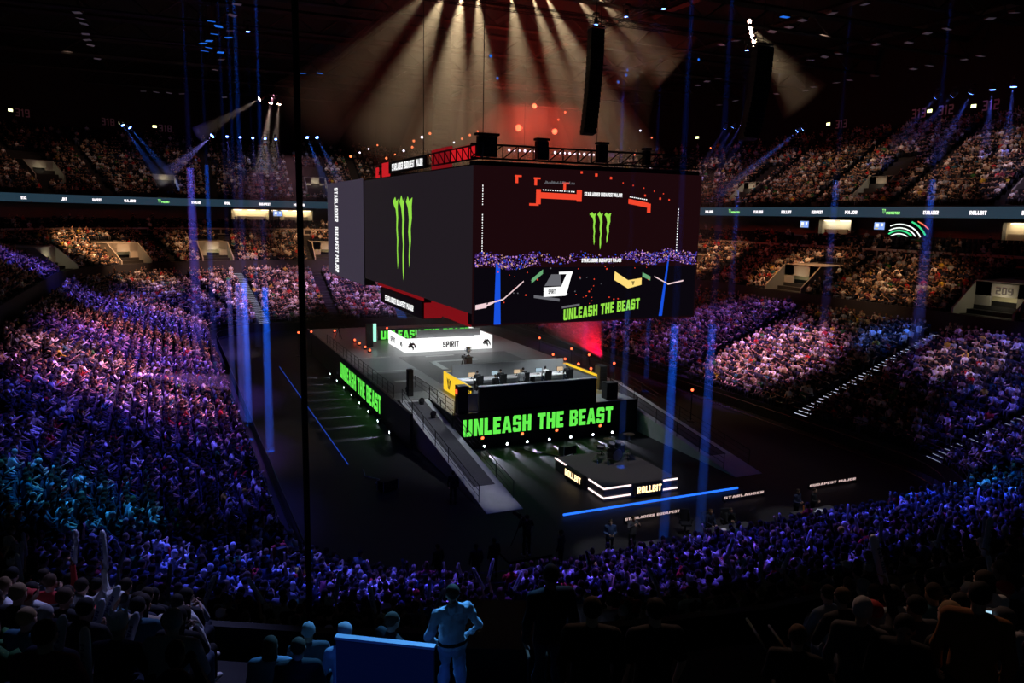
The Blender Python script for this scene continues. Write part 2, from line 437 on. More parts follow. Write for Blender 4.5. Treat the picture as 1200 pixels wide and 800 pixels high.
def lin_pick(ws): 
    t = R.random()*sum(ws); a = 0
    for i, w in enumerate(ws):
        a += w
        if t < a: return i
    return len(ws)-1
def scatter(items, name, is_seat=False):
    VV, CCo, FL, LS = [], [], [], []; off = 0
    for s in items:
        d, x, y, z, ang, tier = s[:6]
        if is_seat: V, F, P = SEAT; sc = PSC; zz = z
        else:
            r = R.random(); pose = 0 if r < .42 else 1 if r < .58 else 2 if r < .74 else 3 if r < .80 else 4
            V, F, P = TPL[(pose, 1 if d < 60 else 0)]; sc = PSC*R.uniform(.93, 1.07); zz = z-.02
            ang += R.gauss(0, .2); x += R.gauss(0, .055); y += R.gauss(0, .055)
        c, s_ = math.cos(ang), math.sin(ang)
        W = V*sc
        if not is_seat and R.random() < .04: W = W.copy(); W[:, 2] += .35*(W[:, 2] > .3)   # a few stand up
        out = np.empty_like(W); out[:, 0] = W[:, 0]*c-W[:, 1]*s_+x; out[:, 1] = W[:, 0]*s_+W[:, 1]*c+y; out[:, 2] = W[:, 2]+zz
        VV.append(out)
        if is_seat: pal = np.array([(.012,.015,.03)]*6)
        else:
            sh = np.array(SHIRTS[lin_pick(SW)][0])*R.uniform(.75, 1.25); sk = np.array(SKINS[R.randrange(4)])
            hr = np.array(HAIRS[lin_pick(HW)]); tr = np.array(TROUS[lin_pick([t[1] for t in TROUS])][0])
            if R.random() < .12: hr = np.array(SHIRTS[lin_pick(SW)][0])
            pal = np.array([sk, hr, sh, tr, sk if R.random() < .4 else sh, sh])
        CCo.append(pal[P])
        FL.append((F, off)); off += len(V)
    VV = np.concatenate(VV); CCo = np.concatenate(CCo)
    loops, starts, tot = [], [], []; st = 0
    cache = {}
    for F, o in FL:
        k = id(F)
        if k not in cache:
            cache[k] = (np.concatenate([np.array(f) for f in F]), np.array([len(f) for f in F]))
        a, b = cache[k]; loops.append(a+o); tot.append(b)
    loops = np.concatenate(loops).astype(np.int32); tot = np.concatenate(tot).astype(np.int32)
    starts = np.concatenate([[0], np.cumsum(tot)[:-1]]).astype(np.int32)
    me = bpy.data.meshes.new(name); me.vertices.add(len(VV)); me.vertices.foreach_set('co', VV.ravel().astype(np.float32))
    me.loops.add(len(loops)); me.loops.foreach_set('vertex_index', loops)
    me.polygons.add(len(tot)); me.polygons.foreach_set('loop_start', starts)
    me.update(calc_edges=True)
    ca = me.color_attributes.new('Col', 'FLOAT_COLOR', 'POINT')
    ca.data.foreach_set('color', np.concatenate([CCo, np.ones((len(CCo), 1))], 1).ravel().astype(np.float32))
    o = bpy.data.objects.new(name, me); COL.objects.link(o)
    return o
CM = crowdmat()
rest = [s for s in seats if s[9] and id(s) not in ind_ids]
cr = scatter(rest, 'crowd'); cr.data.materials.append(CM)
tag(cr, 'dense crowd of seated spectators filling the tiers of the arena', 'crowd', kind='stuff')
cs = scatter([s for s in seats if id(s) not in ind_seat_ids], 'seat_rows', True); cs.data.materials.append(CM)
tag(cs, 'rows of dark blue folding seats running round the arena tiers', 'seats', kind='stuff')
# ------------------------------------------------------------------ lights over the crowd
def spot(name, loc, target, power, col, deg, blend=.3, size=.15):
    d = bpy.data.lights.new(name, 'SPOT'); d.energy = power; d.color = col
    d.spot_size = math.radians(deg); d.spot_blend = blend; d.shadow_soft_size = size
    o = bpy.data.objects.new(name, d); COL.objects.link(o); o.location = loc
    o.rotation_euler = (Vector(target)-Vector(loc)).to_track_quat('-Z', 'Y').to_euler()
    return o
PURPLE, VIOLET, BLUEC, CYAN, AMBER, WARM, PINK = (.38,.16,1), (.16,.12,1), (.03,.12,1), (.03,.36,1), (1,.50,.22), (1,.62,.42), (1,.42,.75)
WASH = [  # truss position, target, power, colour, cone
 ((0,92,38), (-1.5,95,3.8), 80000, (.16,.1,1), 34), ((0,74,38), (-1.5,72,3.4), 70000, (.3,.12,1), 34), ((0,60,38), (-2,56,4), 50000, (.35,.12,1), 32), ((16,86,33), (-2,80,3.8), 42000, (1,.34,.55), 30), ((16,62,33), (-3,58,4), 60000, (1,.36,.42), 28), ((14,100,33), (0,104,3.6), 26000, (1,.4,.5), 26), ((6,112,36),(-3,118,6),26000,(1,.55,.35),22), ((2,96,38), (3,110,3), 30000, VIOLET, 34),
 ((-2,86,38), (-8,84,6), 60000, (.1,.15,1), 24), ((-1,66,38),(-6,64,5), 40000, PINK, 20),
 ((0,44,36), (-4,33.5,5), 30000, CYAN, 15), ((0,50,36), (-3,44,4), 26000, (.12,.1,1), 36), ((6,40,34), (2,26,4.6), 40000, (.08,.1,1), 24),
 ((12,38,33), (9,23,4), 30000, (.15,.09,1), 24), ((20,38,33), (17,22,4), 30000, (.15,.09,1), 28), ((27,40,33), (25,22,4), 32000, (.1,.08,1), 30),
 ((36,38,33), (34,21.5,4.4), 45000, (.03,.07,1), 30), ((40,38,33), (42,24,5), 30000, (.02,.3,1), 24), ((44,38,33), (50,30,5), 18000, VIOLET, 30),
 ((52,57,36), (52,56,3.6), 42000, (.5,.2,1), 28), ((30,52,34), (52,56,3.6), 40000, (1,.45,.4), 22), ((52,68,36), (54,66,5), 30000, PURPLE, 34), ((47,46,36), (57,40,5.4), 9000, (.4,.2,1), 22), ((40,30,34), (57,40,5.4), 12000, (1,.6,.5), 13), ((47,52,36), (58.5,48,6), 30000, (.05,.2,1), 14),
 ((53,82,36), (54,86,4), 40000, PURPLE, 40), ((50,36,36),(58,36,6),14000,(.2,.2,1),26),
 ((22,100,34), (12,121,4.8), 40000, (1,.5,.8), 34), ((30,100,34), (30,122,4.8), 40000, (.75,.4,1), 40),
 ((2,104,36), (-9,124,9.4), 60000, AMBER, 24), ((12,106,36), (8,130,9), 20000, AMBER, 30), ((-4,88,36), (-14,102,9), 30000, (.15,.1,1), 22),
 ((52,52,36), (66,54,9.6), 13000, AMBER, 26), ((55,66,36), (67,68,9.6), 18000, AMBER, 28), ((55,84,36), (68,88,9.6), 17000, AMBER, 32), ((24,110,36), (26,134,9.6), 30000, AMBER, 36),
]
for i, (l, t, p, c, a) in enumerate(WASH): spot('crowd_wash', l, t, p*1.9, c, a, .8)
# upper tier warm light, one lamp per block, cut off below the top wall
for sg, t, pw, c in (('right',.05,1.2,(.8,.6,1)),('right',.22,1.5,(.85,.62,.95)),('right',.38,1.2,WARM),('right',.54,1,WARM),('right',.7,1,WARM),('right',.86,1,(1,.6,.5)),('fr',.1,1,(1,.6,.5)),('fr',.35,.9,WARM),('fr',.6,.8,WARM),('far',.2,.7,WARM),('far',.5,.5,(.8,.65,.9)),('far',.8,.5,(.8,.65,.9)),('fl',.1,.35,WARM),('fl',.3,.35,WARM),('fl',.5,.35,WARM),('nr',.85,1,(.7,.55,1))):
    x, y, nx, ny = bowl(24, sg, t); x2, y2, _, _ = bowl(38.6, sg, t)
    spot('tier_wash', (x, y, 39), (x2, y2, 22.6), 5600*pw, c, 44, .55)
# stage key light
for x, y, pw in ((21.5,54,2.2),(30,55,2.2),(22,65,1),(31,65,.8),(20.5,73.5,1),(27,72,.9),(33,76,.7),(27,86,1.2)):
    spot('stage_key', (x, y, 9.6), (x-.3, y-.5, 2.5), pw*1100, (.86,.95,1), 104, .8, .3)
for ty in (39.6, 41.6, 43.6, 45.6, 47.6, 49.6): spot('ramp_key', (19, 36, 32), (16.9, ty, .2+(ty-38.3)*.13), 9500, (.9,.93,1), 6, 1.)
spot('ramp_key', (10, 47, 30), (34.3, 46, 1), 2000, (.6,.6,1), 16, .5)
spot('host_key', (22, 24, 28), (19.9, 30.9, 1), 11000, (.95,.95,1), 9, .5)
spot('host_key', (28, 24, 28), (26.2, 31.0, .8), 9000, (.95,.95,1), 10, .5)
spot('host_key', (34, 24, 28), (31.7, 30.7, 1), 9000, (.95,.95,1), 10, .5)
spot('drum_key', (22, 40, 30), (26, 41.5, 1), 6000, (1,.96,.94), 18, .5)
spot('front_key', (10, 22, 26), (3.1, 8.9, 11.3), 26000, (.10,.42,1), 13, .5)
spot('panel_key', (-3, -2, 24), (1.9, 7.6, 11), 1500, (.03,.13,1), 9, .5)
spot('fore_key', (8, 30, 30), (-2.5, 13, 10.5), 14000, (.4,.42,1), 20, .6)
spot('fore_key', (14, 24, 28), (5.9, 4.4, 12.5), 3500, (1,.6,.45), 18, .6)
spot('added_floor_fill', (16, 30, 34), (10, 42, 0), 3200, (.05,.09,1), 50, .9)  # added spots that give the dark floor a blue tint
spot('added_floor_fill', (30, 40, 34), (30, 36, 0), 1200, (.05,.07,1), 60, .9)
# ------------------------------------------------------------------ stage
GREEN = glow('led_green', (.13, .86, .08), 1.0); GREENY = glow('led_lime', (.33, .82, .07), .9)
LEDW = glow('led_white', (1, 1, 1), 1.15, True)
LEDY = glow('led_yellow', (1, .62, .03), 1.0, True)
LEDAM = glow('led_amber', (1, .72, .36), 2.2)
LEDPK = glow('led_pink_white', (1, .72, .68), .65)
LEDBL = glow('led_blue', (.02, .16, 1), 1.4, True)
LEDK = mat('led_panel_off', (.012, .012, .014), .35, spec=.4)
INK = mat('black_print', (.02, .005, .01), .6)
REDG = glow('lamp_red', (1, .09, .03), 5)
WHG = glow('lamp_white', (.85, .92, 1), 14)
BLG = glow('lamp_blue', (.12, .25, 1), 14)
WARMG = glow('lamp_warm', (1, .8, .5), 14)
GREYP = mat('grey_panel', (.35, .36, .37), .5, noise=.08, nscale=2)
GLASSY = mat('smoked_acrylic', (.25, .26, .27), .15, spec=.6)

st = empty('stage', (24, 72, 0), 0, 'large raised black stage with grey deck and green lettered screens round its base', 'stage')
def rel(mb_build, par): return mb_build
def bp(mb, name, m, par, smooth=False, bevel=0):
    """mesh given in world coordinates, parented to a thing standing at par.location"""
    l = par.location; off = Vector((l.x, l.y, l.z)); p = par.parent
    while p is not None: off += p.location; p = p.parent
    mb.v = [tuple(Vector(v) - off) for v in mb.v]
    return mb.build(name, m, par, smooth, bevel=bevel)
SX0, SX1, SY0, SY1, SZ = 15.4, 35.5, 50.2, 95.0, 2.5
m = MB()
m.b2(18.0, 33.2, SY0, 56, 0, SZ); m.b2(SX0, SX1, 56, SY1, 0, SZ)
bp(m, 'platform', BLACK, st)
m = MB()
m.b2(18.05, 33.15, SY0+.05, 56, SZ, SZ+.03); m.b2(SX0+.05, SX1-.05, 56, SY1-.05, SZ, SZ+.03)
bp(m, 'deck', DECKM, st)
m = MB()   # darker playing field and pale bands printed on the deck
m.mi = 0
m.b2(20.6, 32.0, 60.6, 73.6, SZ+.03, SZ+.04); m.b2(15.6, 19.4, 58.5, 66.2, SZ+.03, SZ+.04)
m.mi = 1
for x0, x1, y0, y1 in ((15.7, 20.4, 66.9, 67.3), (22.7, 23.3, 66.3, 70.4), (22.7, 27.6, 69.9, 70.5), (23.2, 26.2, 72.8, 73.3), (17.2, 19.0, 62.2, 62.9), (27.5, 32.3, 60.2, 60.6), (16, 19.8, 73.8, 74.1)):
    m.b2(x0, x1, y0, y1, SZ+.04, SZ+.05)
bp(m, 'deck_marking', [DECKD, mat('deck_pale_band', (.42,.45,.44), .5)], st)
# LED fascia boards
m = MB(); m.b2(18.0, 33.2, 50.0, SY0, 0, 2.62)
fb = bp(m, 'front_screen', LEDK, st)
m = MB(); put_text(m, 'UNLEASH THE BEAST', (18.65, 50.0, .98), (1, 0, 0), (0, 0, 1), 12.3, 1.24, (0, -1, 0))
t = bp(m, 'lettering', GREEN, fb); t['label'] = 'bright green lettering UNLEASH THE BEAST on the front screen'
m = MB(); m.b2(15.2, SX0, 51.4, SY1, 0, 2.62)
sb = bp(m, 'side_screen', LEDK, st)
m = MB(); put_text(m, 'UNLEASH THE BEAST', (15.2, 75.4, .55), (0, -1, 0), (0, 0, 1), 15.8, 1.5, (-1, 0, 0))
t = bp(m, 'lettering', GREEN, sb); t['label'] = 'bright green lettering UNLEASH THE BEAST on the side screen'
m = MB(); m.b2(21.3, 33.0, 84.5, 84.7, SZ, 3.75)
bb = bp(m, 'back_screen', LEDK, st)
m = MB(); put_text(m, 'UNLEASH THE BEAST', (21.6, 84.5, 2.6), (1, 0, 0), (0, 0, 1), 10.6, .95, (0, -1, 0))
t = bp(m, 'lettering', GREEN, bb); t['label'] = 'green lettering UNLEASH THE BEAST on the rear screen'
# railings along the deck edge
def railing(par, name, pts, h=1.0, step=1.6, m_=None, r=.022, mids=2):
    mm = MB()
    for a, b in zip(pts[:-1], pts[1:]):
        a, b = Vector(a), Vector(b); L = (b-a).length; n = max(1, int(L/step))
        for i in range(n+1):
            p = a.lerp(b, i/n); mm.tube([p, p+Vector((0, 0, h))], r, 5)
        for k in range(1, mids+2):
            z = h*k/(mids+1); mm.tube([a+Vector((0,0,z)), b+Vector((0,0,z))], r if k == mids+1 else r*.6, 5)
    return bp(mm, name, m_ or DARKM, par)
railing(st, 'left_railing', [(15.55, 57, SZ), (15.55, 84, SZ)])
railing(st, 'right_railing', [(33.1, 50.4, SZ), (33.1, 55.8, SZ)], mids=5)
railing(st, 'inner_railing', [(18.15, 50.4, SZ), (18.15, 60, SZ)])
# ramps
RAMPM = mat('ramp_pale_boards', (.42, .43, .45), .6, noise=.15, nscale=2)
def ramp(x0, x1, label):
    r = empty('ramp', ((x0+x1)/2, 38.3, 0), 0, label, 'ramp')
    m = MB(); ya, yb = 38.3, 56.0
    P_ = [(x0, ya, .02), (x1, ya, .02), (x1, yb, SZ), (x0, yb, SZ)]; Q = [(x, y, 0) for x, y, z in P_]
    m.poly(P_)
    for i in range(4): j = (i+1) % 4; m.poly([Q[i], Q[j], P_[j], P_[i]])
    bp(m, 'ramp_surface', RAMPM, r)
    m = MB(); f = lambda y: .02+(SZ-.02)*(y-ya)/(yb-ya)+.015
    a, b = 41.5, 55.5
    m.poly([(x0+.42, a, f(a)), (x1-.42, a, f(a)), (x1-.42, b, f(b)), (x0+.42, b, f(b))])
    m.poly([(x0+.42, a, f(a)-.01), (x0+.42, a, f(a)), (x1-.42, a, f(a)), (x1-.42, a, f(a)-.01)])
    bp(m, 'carpet', mat('ramp_carpet', (.07, .07, .08), .9, noise=.2), r)
    for x in (x0+.04, x1-.04):
        railing(r, 'handrail', [(x, 39.6, f(39.6)), (x, 55.5, f(55.5))], 1.05, 2.6, r=.025)
    return r
ramp(15.75, 18.0, 'pale ramp with dark carpet rising from the floor to the left of the stage front')
ramp(33.25, 35.45, 'dark ramp with slatted handrails right of the stage front')
# front booth wall and glass
bw = empty('booth_wall', (24.7, 50.4, SZ), 0, 'tall plain black wall above the front lettering, hiding the yellow desk players', 'wall panel')
m = MB(); m.b2(19.95, 29.6, 50.25, 50.45, SZ, 4.42); bp(m, 'panel', LEDK, bw)
m = MB(); m.b2(19.95, 29.6, 50.2, 50.5, 4.42, 4.5); bp(m, 'top_edge', mat('pale_edge', (.55,.56,.58), .5), bw)
gs = empty('glass_screen', (19.4, 50.5, SZ), 0, 'small clear framed screen left of the black booth wall', 'glass screen')
m = MB(); m.b2(19.25, 19.85, 50.4, 50.44, SZ+.1, 3.9); bp(m, 'pane', GLASSY, gs)
m = MB()
for x in (19.22, 19.88): m.b2(x-.03, x+.03, 50.38, 50.46, SZ, 4.0)
m.b2(19.2, 19.9, 50.38, 50.46, 3.9, 4.0); bp(m, 'frame', RAILM, gs)

# dragon head emblem and claw emblem (polygons in a unit box)
DRAGON = [[(.02,.35),(.0,.5),(.12,.62),(.1,.78),(.25,.76),(.3,.95),(.42,.82),(.6,.9),(.8,.75),(.93,.52),(.8,.56),(.72,.62),(.5,.6),(.34,.5)],
          [(.34,.5),(.5,.6),(.62,.52),(.7,.36),(.66,.12),(.55,.0),(.56,.2),(.46,.34),(.3,.36),(.18,.28),(.1,.34)],
          [(.72,.62),(.93,.52),(1,.3),(.93,.1),(.86,.3),(.76,.44)]]
BEE = [[(0,1),(.3,.86),(.5,.1),(.42,0),(.3,.1)],[(1,1),(.7,.86),(.5,.1),(.58,0),(.7,.1)],[(.4,.98),(.6,.98),(.58,.6),(.5,.5),(.42,.6)]]
def emblem(mb, polys, o, U, V, w, h, N, off=.03):
    U, V, N, O = Vector(U), Vector(V), Vector(N), Vector(o)
    for i, p in enumerate(polys): mb.poly([O+N*(off+.002*i)+U*(a*w)+V*(b*h) for a, b in p])
# white team desk
GREYHOOD = GREYP
wd = empty('player_desk', (26.5, 76.5, SZ), 0, 'long white glowing player desk lettered SPIRIT at the back of the stage', 'desk')
m = MB(); m.b2(21.8, 31.4, 75.5, 75.7, SZ+.06, 4.0); m.b2(21.8, 22.0, 75.7, 82, SZ+.06, 4.0); m.b2(31.2, 31.4, 75.7, 82, SZ+.06, 4.0)
bp(m, 'led_front', LEDW, wd)
m = MB(); put_text(m, 'SPIRIT', (25.85, 75.5, 2.95), (1,0,0), (0,0,1), 1.75, .62, (0,-1,0))
t = bp(m, 'lettering', INK, wd); t['label'] = 'dark lettering SPIRIT'
for x in (22.1, 30.3):
    m = MB(); emblem(m, DRAGON, (x, 75.5, 2.75), (1,0,0), (0,0,1), .9, .95, (0,-1,0)); bp(m, 'emblem', INK, wd)
m = MB(); emblem(m, DRAGON, (21.8, 77.2, 2.85), (0,-1,0), (0,0,1), .8, .8, (-1,0,0)); bp(m, 'emblem', INK, wd)
m = MB(); put_text(m, 'SPIRIT', (21.8, 81.0, 3.0), (0,-1,0), (0,0,1), 1.8, .55, (-1,0,0)); bp(m, 'lettering', INK, wd)
m = MB(); m.b2(22.0, 31.2, 75.7, 76.6, 3.15, 3.25); m.b2(22.0, 23.0, 76.6, 82, 3.15, 3.25); bp(m, 'tabletop', GREYP, wd)
m = MB(); m.b2(23.2, 30.2, 75.95, 76.05, 4.0, 4.75); bp(m, 'hood', GREYHOOD, wd)
# yellow team desk
yd = empty('player_desk', (25.8, 56, SZ), 0, 'yellow glowing player desk with black insect emblem, open towards the camera', 'desk')
m = MB(); m.b2(20.1, 20.13, 52.3, 58.5, SZ+.06, 4.05); m.b2(31.38, 31.4, 53.3, 58.5, SZ+.06, 4.05); m.b2(20.1, 31.4, 58.48, 58.5, SZ+.06, 4.05); m.b2(31.16, 31.4, 53.3, 58.3, 3.95, 4.06)
bp(m, 'led_front', LEDY, yd)
m = MB(); m.b2(20.14, 20.3, 52.3, 58.4, SZ+.04, 4.0); m.b2(31.2, 31.36, 53.3, 58.4, SZ+.04, 3.94); m.b2(20.14, 31.3, 58.3, 58.46, SZ+.04, 4.0)
bp(m, 'carcass', GREYP, yd)
m = MB(); m.b2(20.3, 31.2, 53.3, 58.3, SZ+.03, SZ+.38); bp(m, 'base', DECKD, yd)
m = MB(); emblem(m, BEE, (20.1, 57.6, 2.8), (0,-1,0), (0,0,1), 1.0, .9, (-1,0,0)); bp(m, 'emblem', INK, yd)
m = MB(); m.b2(20.7, 30.8, 58.1, 58.28, 3.3, 4.55); bp(m, 'inner_panel', GREYP, yd)
m = MB(); m.b2(20.9, 31.0, 56.8, 57.9, 3.42, 3.5); bp(m, 'tabletop', mat('desk_top', (.8,.8,.8), .5), yd)
for x in (21.2, 24.4, 27.6, 30.8):
    m = MB(); m.b2(x-.04, x+.04, 57.05, 57.8, SZ+.38, 3.42); bp(m, 'leg', DARKM, yd)
# monitors and gaming chairs for both desks
def monitor(name, loc, rz, label, scr, group=None):
    o = empty(name, loc, rz, label, 'monitor', group)
    m = MB(); m.box((0, 0, .36), (.6, .05, .36)); m.build('case', DARKM, o)
    m = MB(); m.box((0, -.03, .36), (.56, .012, .32)); m.build('display', scr, o)
    m = MB(); m.box((0, .04, .1), (.05, .04, .2)); m.box((0, .04, .01), (.26, .2, .02)); m.build('stand', DARKM, o)
    return o
SCRN = glow('monitor_warm_picture', (.75, .55, .35), .9); SCRC = glow('monitor_cool_picture', (.45, .6, .7), .9)
def chair(loc, rz, label, group=None):
    o = empty('gaming_chair', loc, rz, label, 'chair', group); o.scale = (PSC,)*3
    m = MB(); m.box((0, 0, .48), (.5, .5, .1)); m.build('seat', BLACK, o, bevel=.03)
    m = MB(); m.box((0, -.25, .8), (.46, .1, .6), rx=.12); m.box((-.2, -.2, .76), (.1, .12, .4), rx=.12); m.box((.2, -.2, .76), (.1, .12, .4), rx=.12); m.build('backrest', BLACK, o, bevel=.03)
    m = MB(); m.tube([(0, 0, .08), (0, 0, .44)], .035, 8)
    for k in range(5): a = 2*PI*k/5; m.bar((0, 0, .1), (.32*math.cos(a), .32*math.sin(a), .05), .05)
    m.build('base', DARKM, o)
    for s in (-1, 1):
        m = MB(); m.box((s*.29, 0, .7), (.07, .3, .04)); m.box((s*.29, 0, .58), (.03, .05, .22)); m.build('armrest', BLACK, o)
    return o
XS_ = (22.0, 24.0, 26.0, 28.0, 30.0)
for i, x in enumerate(XS_):
    monitor('monitor', (x+.1, 57.35, 3.5), 0, '%s monitor from the left on the yellow desk' % ORD[i], SCRN if i % 2 == 0 else SCRC, 'monitors on the yellow desk')
    chair((x+.1, 55.75, SZ+.38), 0, 'black gaming chair behind the booth wall, %s from the left at the yellow desk' % ORD[i], 'gaming chairs at the yellow desk')
for i, x in enumerate((23.6, 25.3, 26.9, 28.5, 29.9)):
    chair((x, 78.0, SZ+.03), PI, 'gaming chair behind the white desk, %s from the left' % ORD[i], 'gaming chairs at the white desk')
# trophy on plinth
pl = empty('trophy_plinth', (25.0, 65.8, SZ+.03), 0, 'dark square plinth standing in the middle of the stage', 'plinth')
m = MB(); m.box((0,0,.06), (.75,.75,.12)); m.build('base', DARKM, pl)
m = MB(); m.box((0,0,.62), (.58,.58,1.0)); m.build('column', mat('plinth_dark_red', (.05,.015,.015), .4), pl, bevel=.02)
m = MB(); m.box((0,0,1.15), (.7,.7,.06)); m.build('top', DARKM, pl)
tr = empty('trophy', (25.0, 65.8, SZ+1.21), 0, 'silver trophy cup on the dark plinth at mid stage', 'trophy')
SILV = mat('polished_silver', (.8,.8,.85), .2, 1.)
m = MB(); m.lathe((0,0,0), [(.2,0),(.2,.08),(.1,.12),(.05,.2),(.05,.3)], 16); m.build('foot', SILV, tr, True)
m = MB(); m.lathe((0,0,0), [(.06,.3),(.18,.42),(.22,.6),(.2,.8),(.24,.86)], 16); m.build('cup', SILV, tr, True)
for s in (-1, 1):
    m = MB(); m.tube([(s*.2,0,.5),(s*.34,0,.56),(s*.34,0,.74),(s*.22,0,.8)], .02, 6); m.build('handle', SILV, tr, True)
# speaker racks and pillars on deck
def rack(loc, w, d, h, label, red=False, n=4):
    o = empty('speaker_tower', loc, 0, label, 'speaker')
    m = MB(); m.box((0,0,h/2), (w,d,h)); m.build('cabinet', BLACK, o, bevel=.02)
    for k in range(n):
        m = MB(); m.box((0,-d/2-.01,(k+.5)*h/n), (w*.84,.02,h/n*.84)); m.build('grille', DARKM, o)
    if red:
        m = MB(); m.box((-w/2-.02, 0, h*.78), (.04, .25, .3)); p = m.build('red_lamp', glow('rack_red', (1,.05,.02), 3), o); p['label'] = 'red lit lamp on its side'
    return o
rack((18.8, 50.75, SZ+.03), .75, .7, 2.05, 'black speaker tower with red lamp left of the booth wall', True)
rack((16.9, 57.2, SZ+.03), .42, .5, 2.1, 'slim dark pillar speaker at the top of the left ramp', n=3)
rack((32.4, 54.4, SZ+.03), .7, .8, 2.0, 'black speaker tower at the right end of the stage front')
rack((31.4, 51.3, SZ+.03), 1.0, .8, 1.3, 'low black speaker beside the right end of the booth wall', n=2)
sp = empty('video_tower', (19.4, 80.6, SZ), 0, 'slim tower with pale green lit strip at the left back of stage', 'light tower')
m = MB(); m.b2(19.0, 19.7, 80.4, 80.8, SZ, 5.0); bp(m, 'frame', DARKM, sp)
m = MB(); m.b2(19.75, 20.05, 80.3, 80.5, SZ+.6, 5.0); bp(m, 'light_strip', glow('mint', (.4,1,.75), 1.2), sp)
# stage lamps
def lamp(name, loc, rz, tilt, gm, label, group, power=0, col=(1,1,1), deg=30, r=.12, body=True, blend=.4):
    """small moving head: base, yoke, head, lens; tilt is the angle below horizontal, facing +Y turned by rz"""
    o = empty(name, loc, rz, label, 'stage light', group)
    m = MB(); m.box((0, 0, .05), (.3, .26, .1)); m.build('base', DARKM, o)
    m = MB(); m.box((-.15, 0, .2), (.03, .1, .3)); m.box((.15, 0, .2), (.03, .1, .3)); m.box((0, 0, .09), (.32, .1, .03)); m.build('yoke', DARKM, o)
    d = Vector((0, math.cos(tilt), -math.sin(tilt))); c = Vector((0, 0, .3))
    m = MB(); m.tube([c-d*.16, c-d*.1, c+d*.1, c+d*.15], [r*.7, r, r, r*1.05], 10); m.build('head', DARKM, o)
    m = MB(); m.tube([c+d*.151, c+d*.16], [r*.95, r*.9], 10); m.build('lens', gm, o)
    if power:
        l = spot('beam_source', c+d*.2, c+d*5, power, col, deg, blend, .06); l.parent = o
    return o
for i, x in enumerate((20.1, 21.9, 23.5, 25.3, 27.1, 29.0, 30.7)):
    lamp('floor_spotlight', (x, 49.7, .0), PI, .14, WHG, '%s small white floor light from the left under the front lettering' % ORD[i], 'white floor lights along the stage front', 2600 if i in (0,2,3,5) else 1000, (.75,.75,1), 17, .09)
for i, y in enumerate((55.4, 58.9, 62.1, 65.3, 68.5, 71.7, 75, 78.5)):
    lamp('floor_spotlight', (14.9, y, .0), PI/2, .14, WHG, '%s small white floor light from the camera end under the side lettering' % ORD[i], 'white floor lights along the stage side', 2200 if i < 3 else 800, (.75,.75,1), 15, .09)
for i, (x, y, z) in enumerate(((19.9,49.5,.72),(23.0,49.5,.72),(25.8,49.5,.72),(29.5,49.5,.72))):
    lamp('red_spotlight', (x, y, z), PI, .3, REDG, '%s red lamp from the left along the foot of the front screen' % ORD[i], 'red lamps under the front lettering')
for i, (x, y) in enumerate(((17.3,60.3),(17.2,53.6),(17.55,51.2))):
    lamp('moving_light', (17.15, (58.6, 55.0, 52.2)[i], SZ*(1 if i == 0 else .93 if i == 1 else .8)), PI, -.4, DARKM, ['unlit moving light at the head of the left ramp','unlit moving light halfway along the ramp head','unlit moving light nearest the camera by the left speaker tower'][i], None, r=.2)
for i, (x, y) in enumerate(((35.85,68.9),(35.85,66.3),(35.85,63.6),(35.85,61.2))):
    lamp('red_spotlight', (x-.45, y, SZ+.03), PI*.75, .1, REDG, '%s red lamp from the back along the right edge of the stage' % ORD[i], 'red lamps along the right stage edge')
for i, (x, y) in enumerate(((39.2,79.9),(39.2,72.1),(39.2,68.3),(39.2,63.4),(39.2,51.1))):
    o = lamp('red_spotlight', (x, y, 2.4), PI*.8, .1, REDG, '%s red lamp from the back on a stand beside the right stand' % ORD[i], 'red lamps on stands right of the stage')
    m = MB(); m.tube([(0,0,-2.4),(0,0,0)], .04, 6); m.box((0,0,-2.37),(.6,.6,.06)); m.build('stand', DARKM, o)
for i, (x, y) in enumerate(((18.5,83.9),(18.5,81.6),(18.5,79.0),(18.5,77.0))):
    lamp('red_spotlight', (x, y, SZ+.03), PI, .1, REDG, '%s red lamp from the back along the left of the deck' % ORD[i], 'red lamps on the left of the deck')
for i, (x, y) in enumerate(((13.6,91.3),(15.1,91.5),(17.8,91.5),(24.2,91.8))):
    o = lamp('red_spotlight', (x, y, 2.5), PI, .1, REDG, '%s red lamp from the left behind the stage' % ORD[i], 'red lamps behind the stage')
    if x < 15.4:
        m = MB(); m.tube([(0,0,-2.5),(0,0,0)], .04, 6); m.box((0,0,-2.47),(.6,.6,.06)); m.build('stand', DARKM, o)

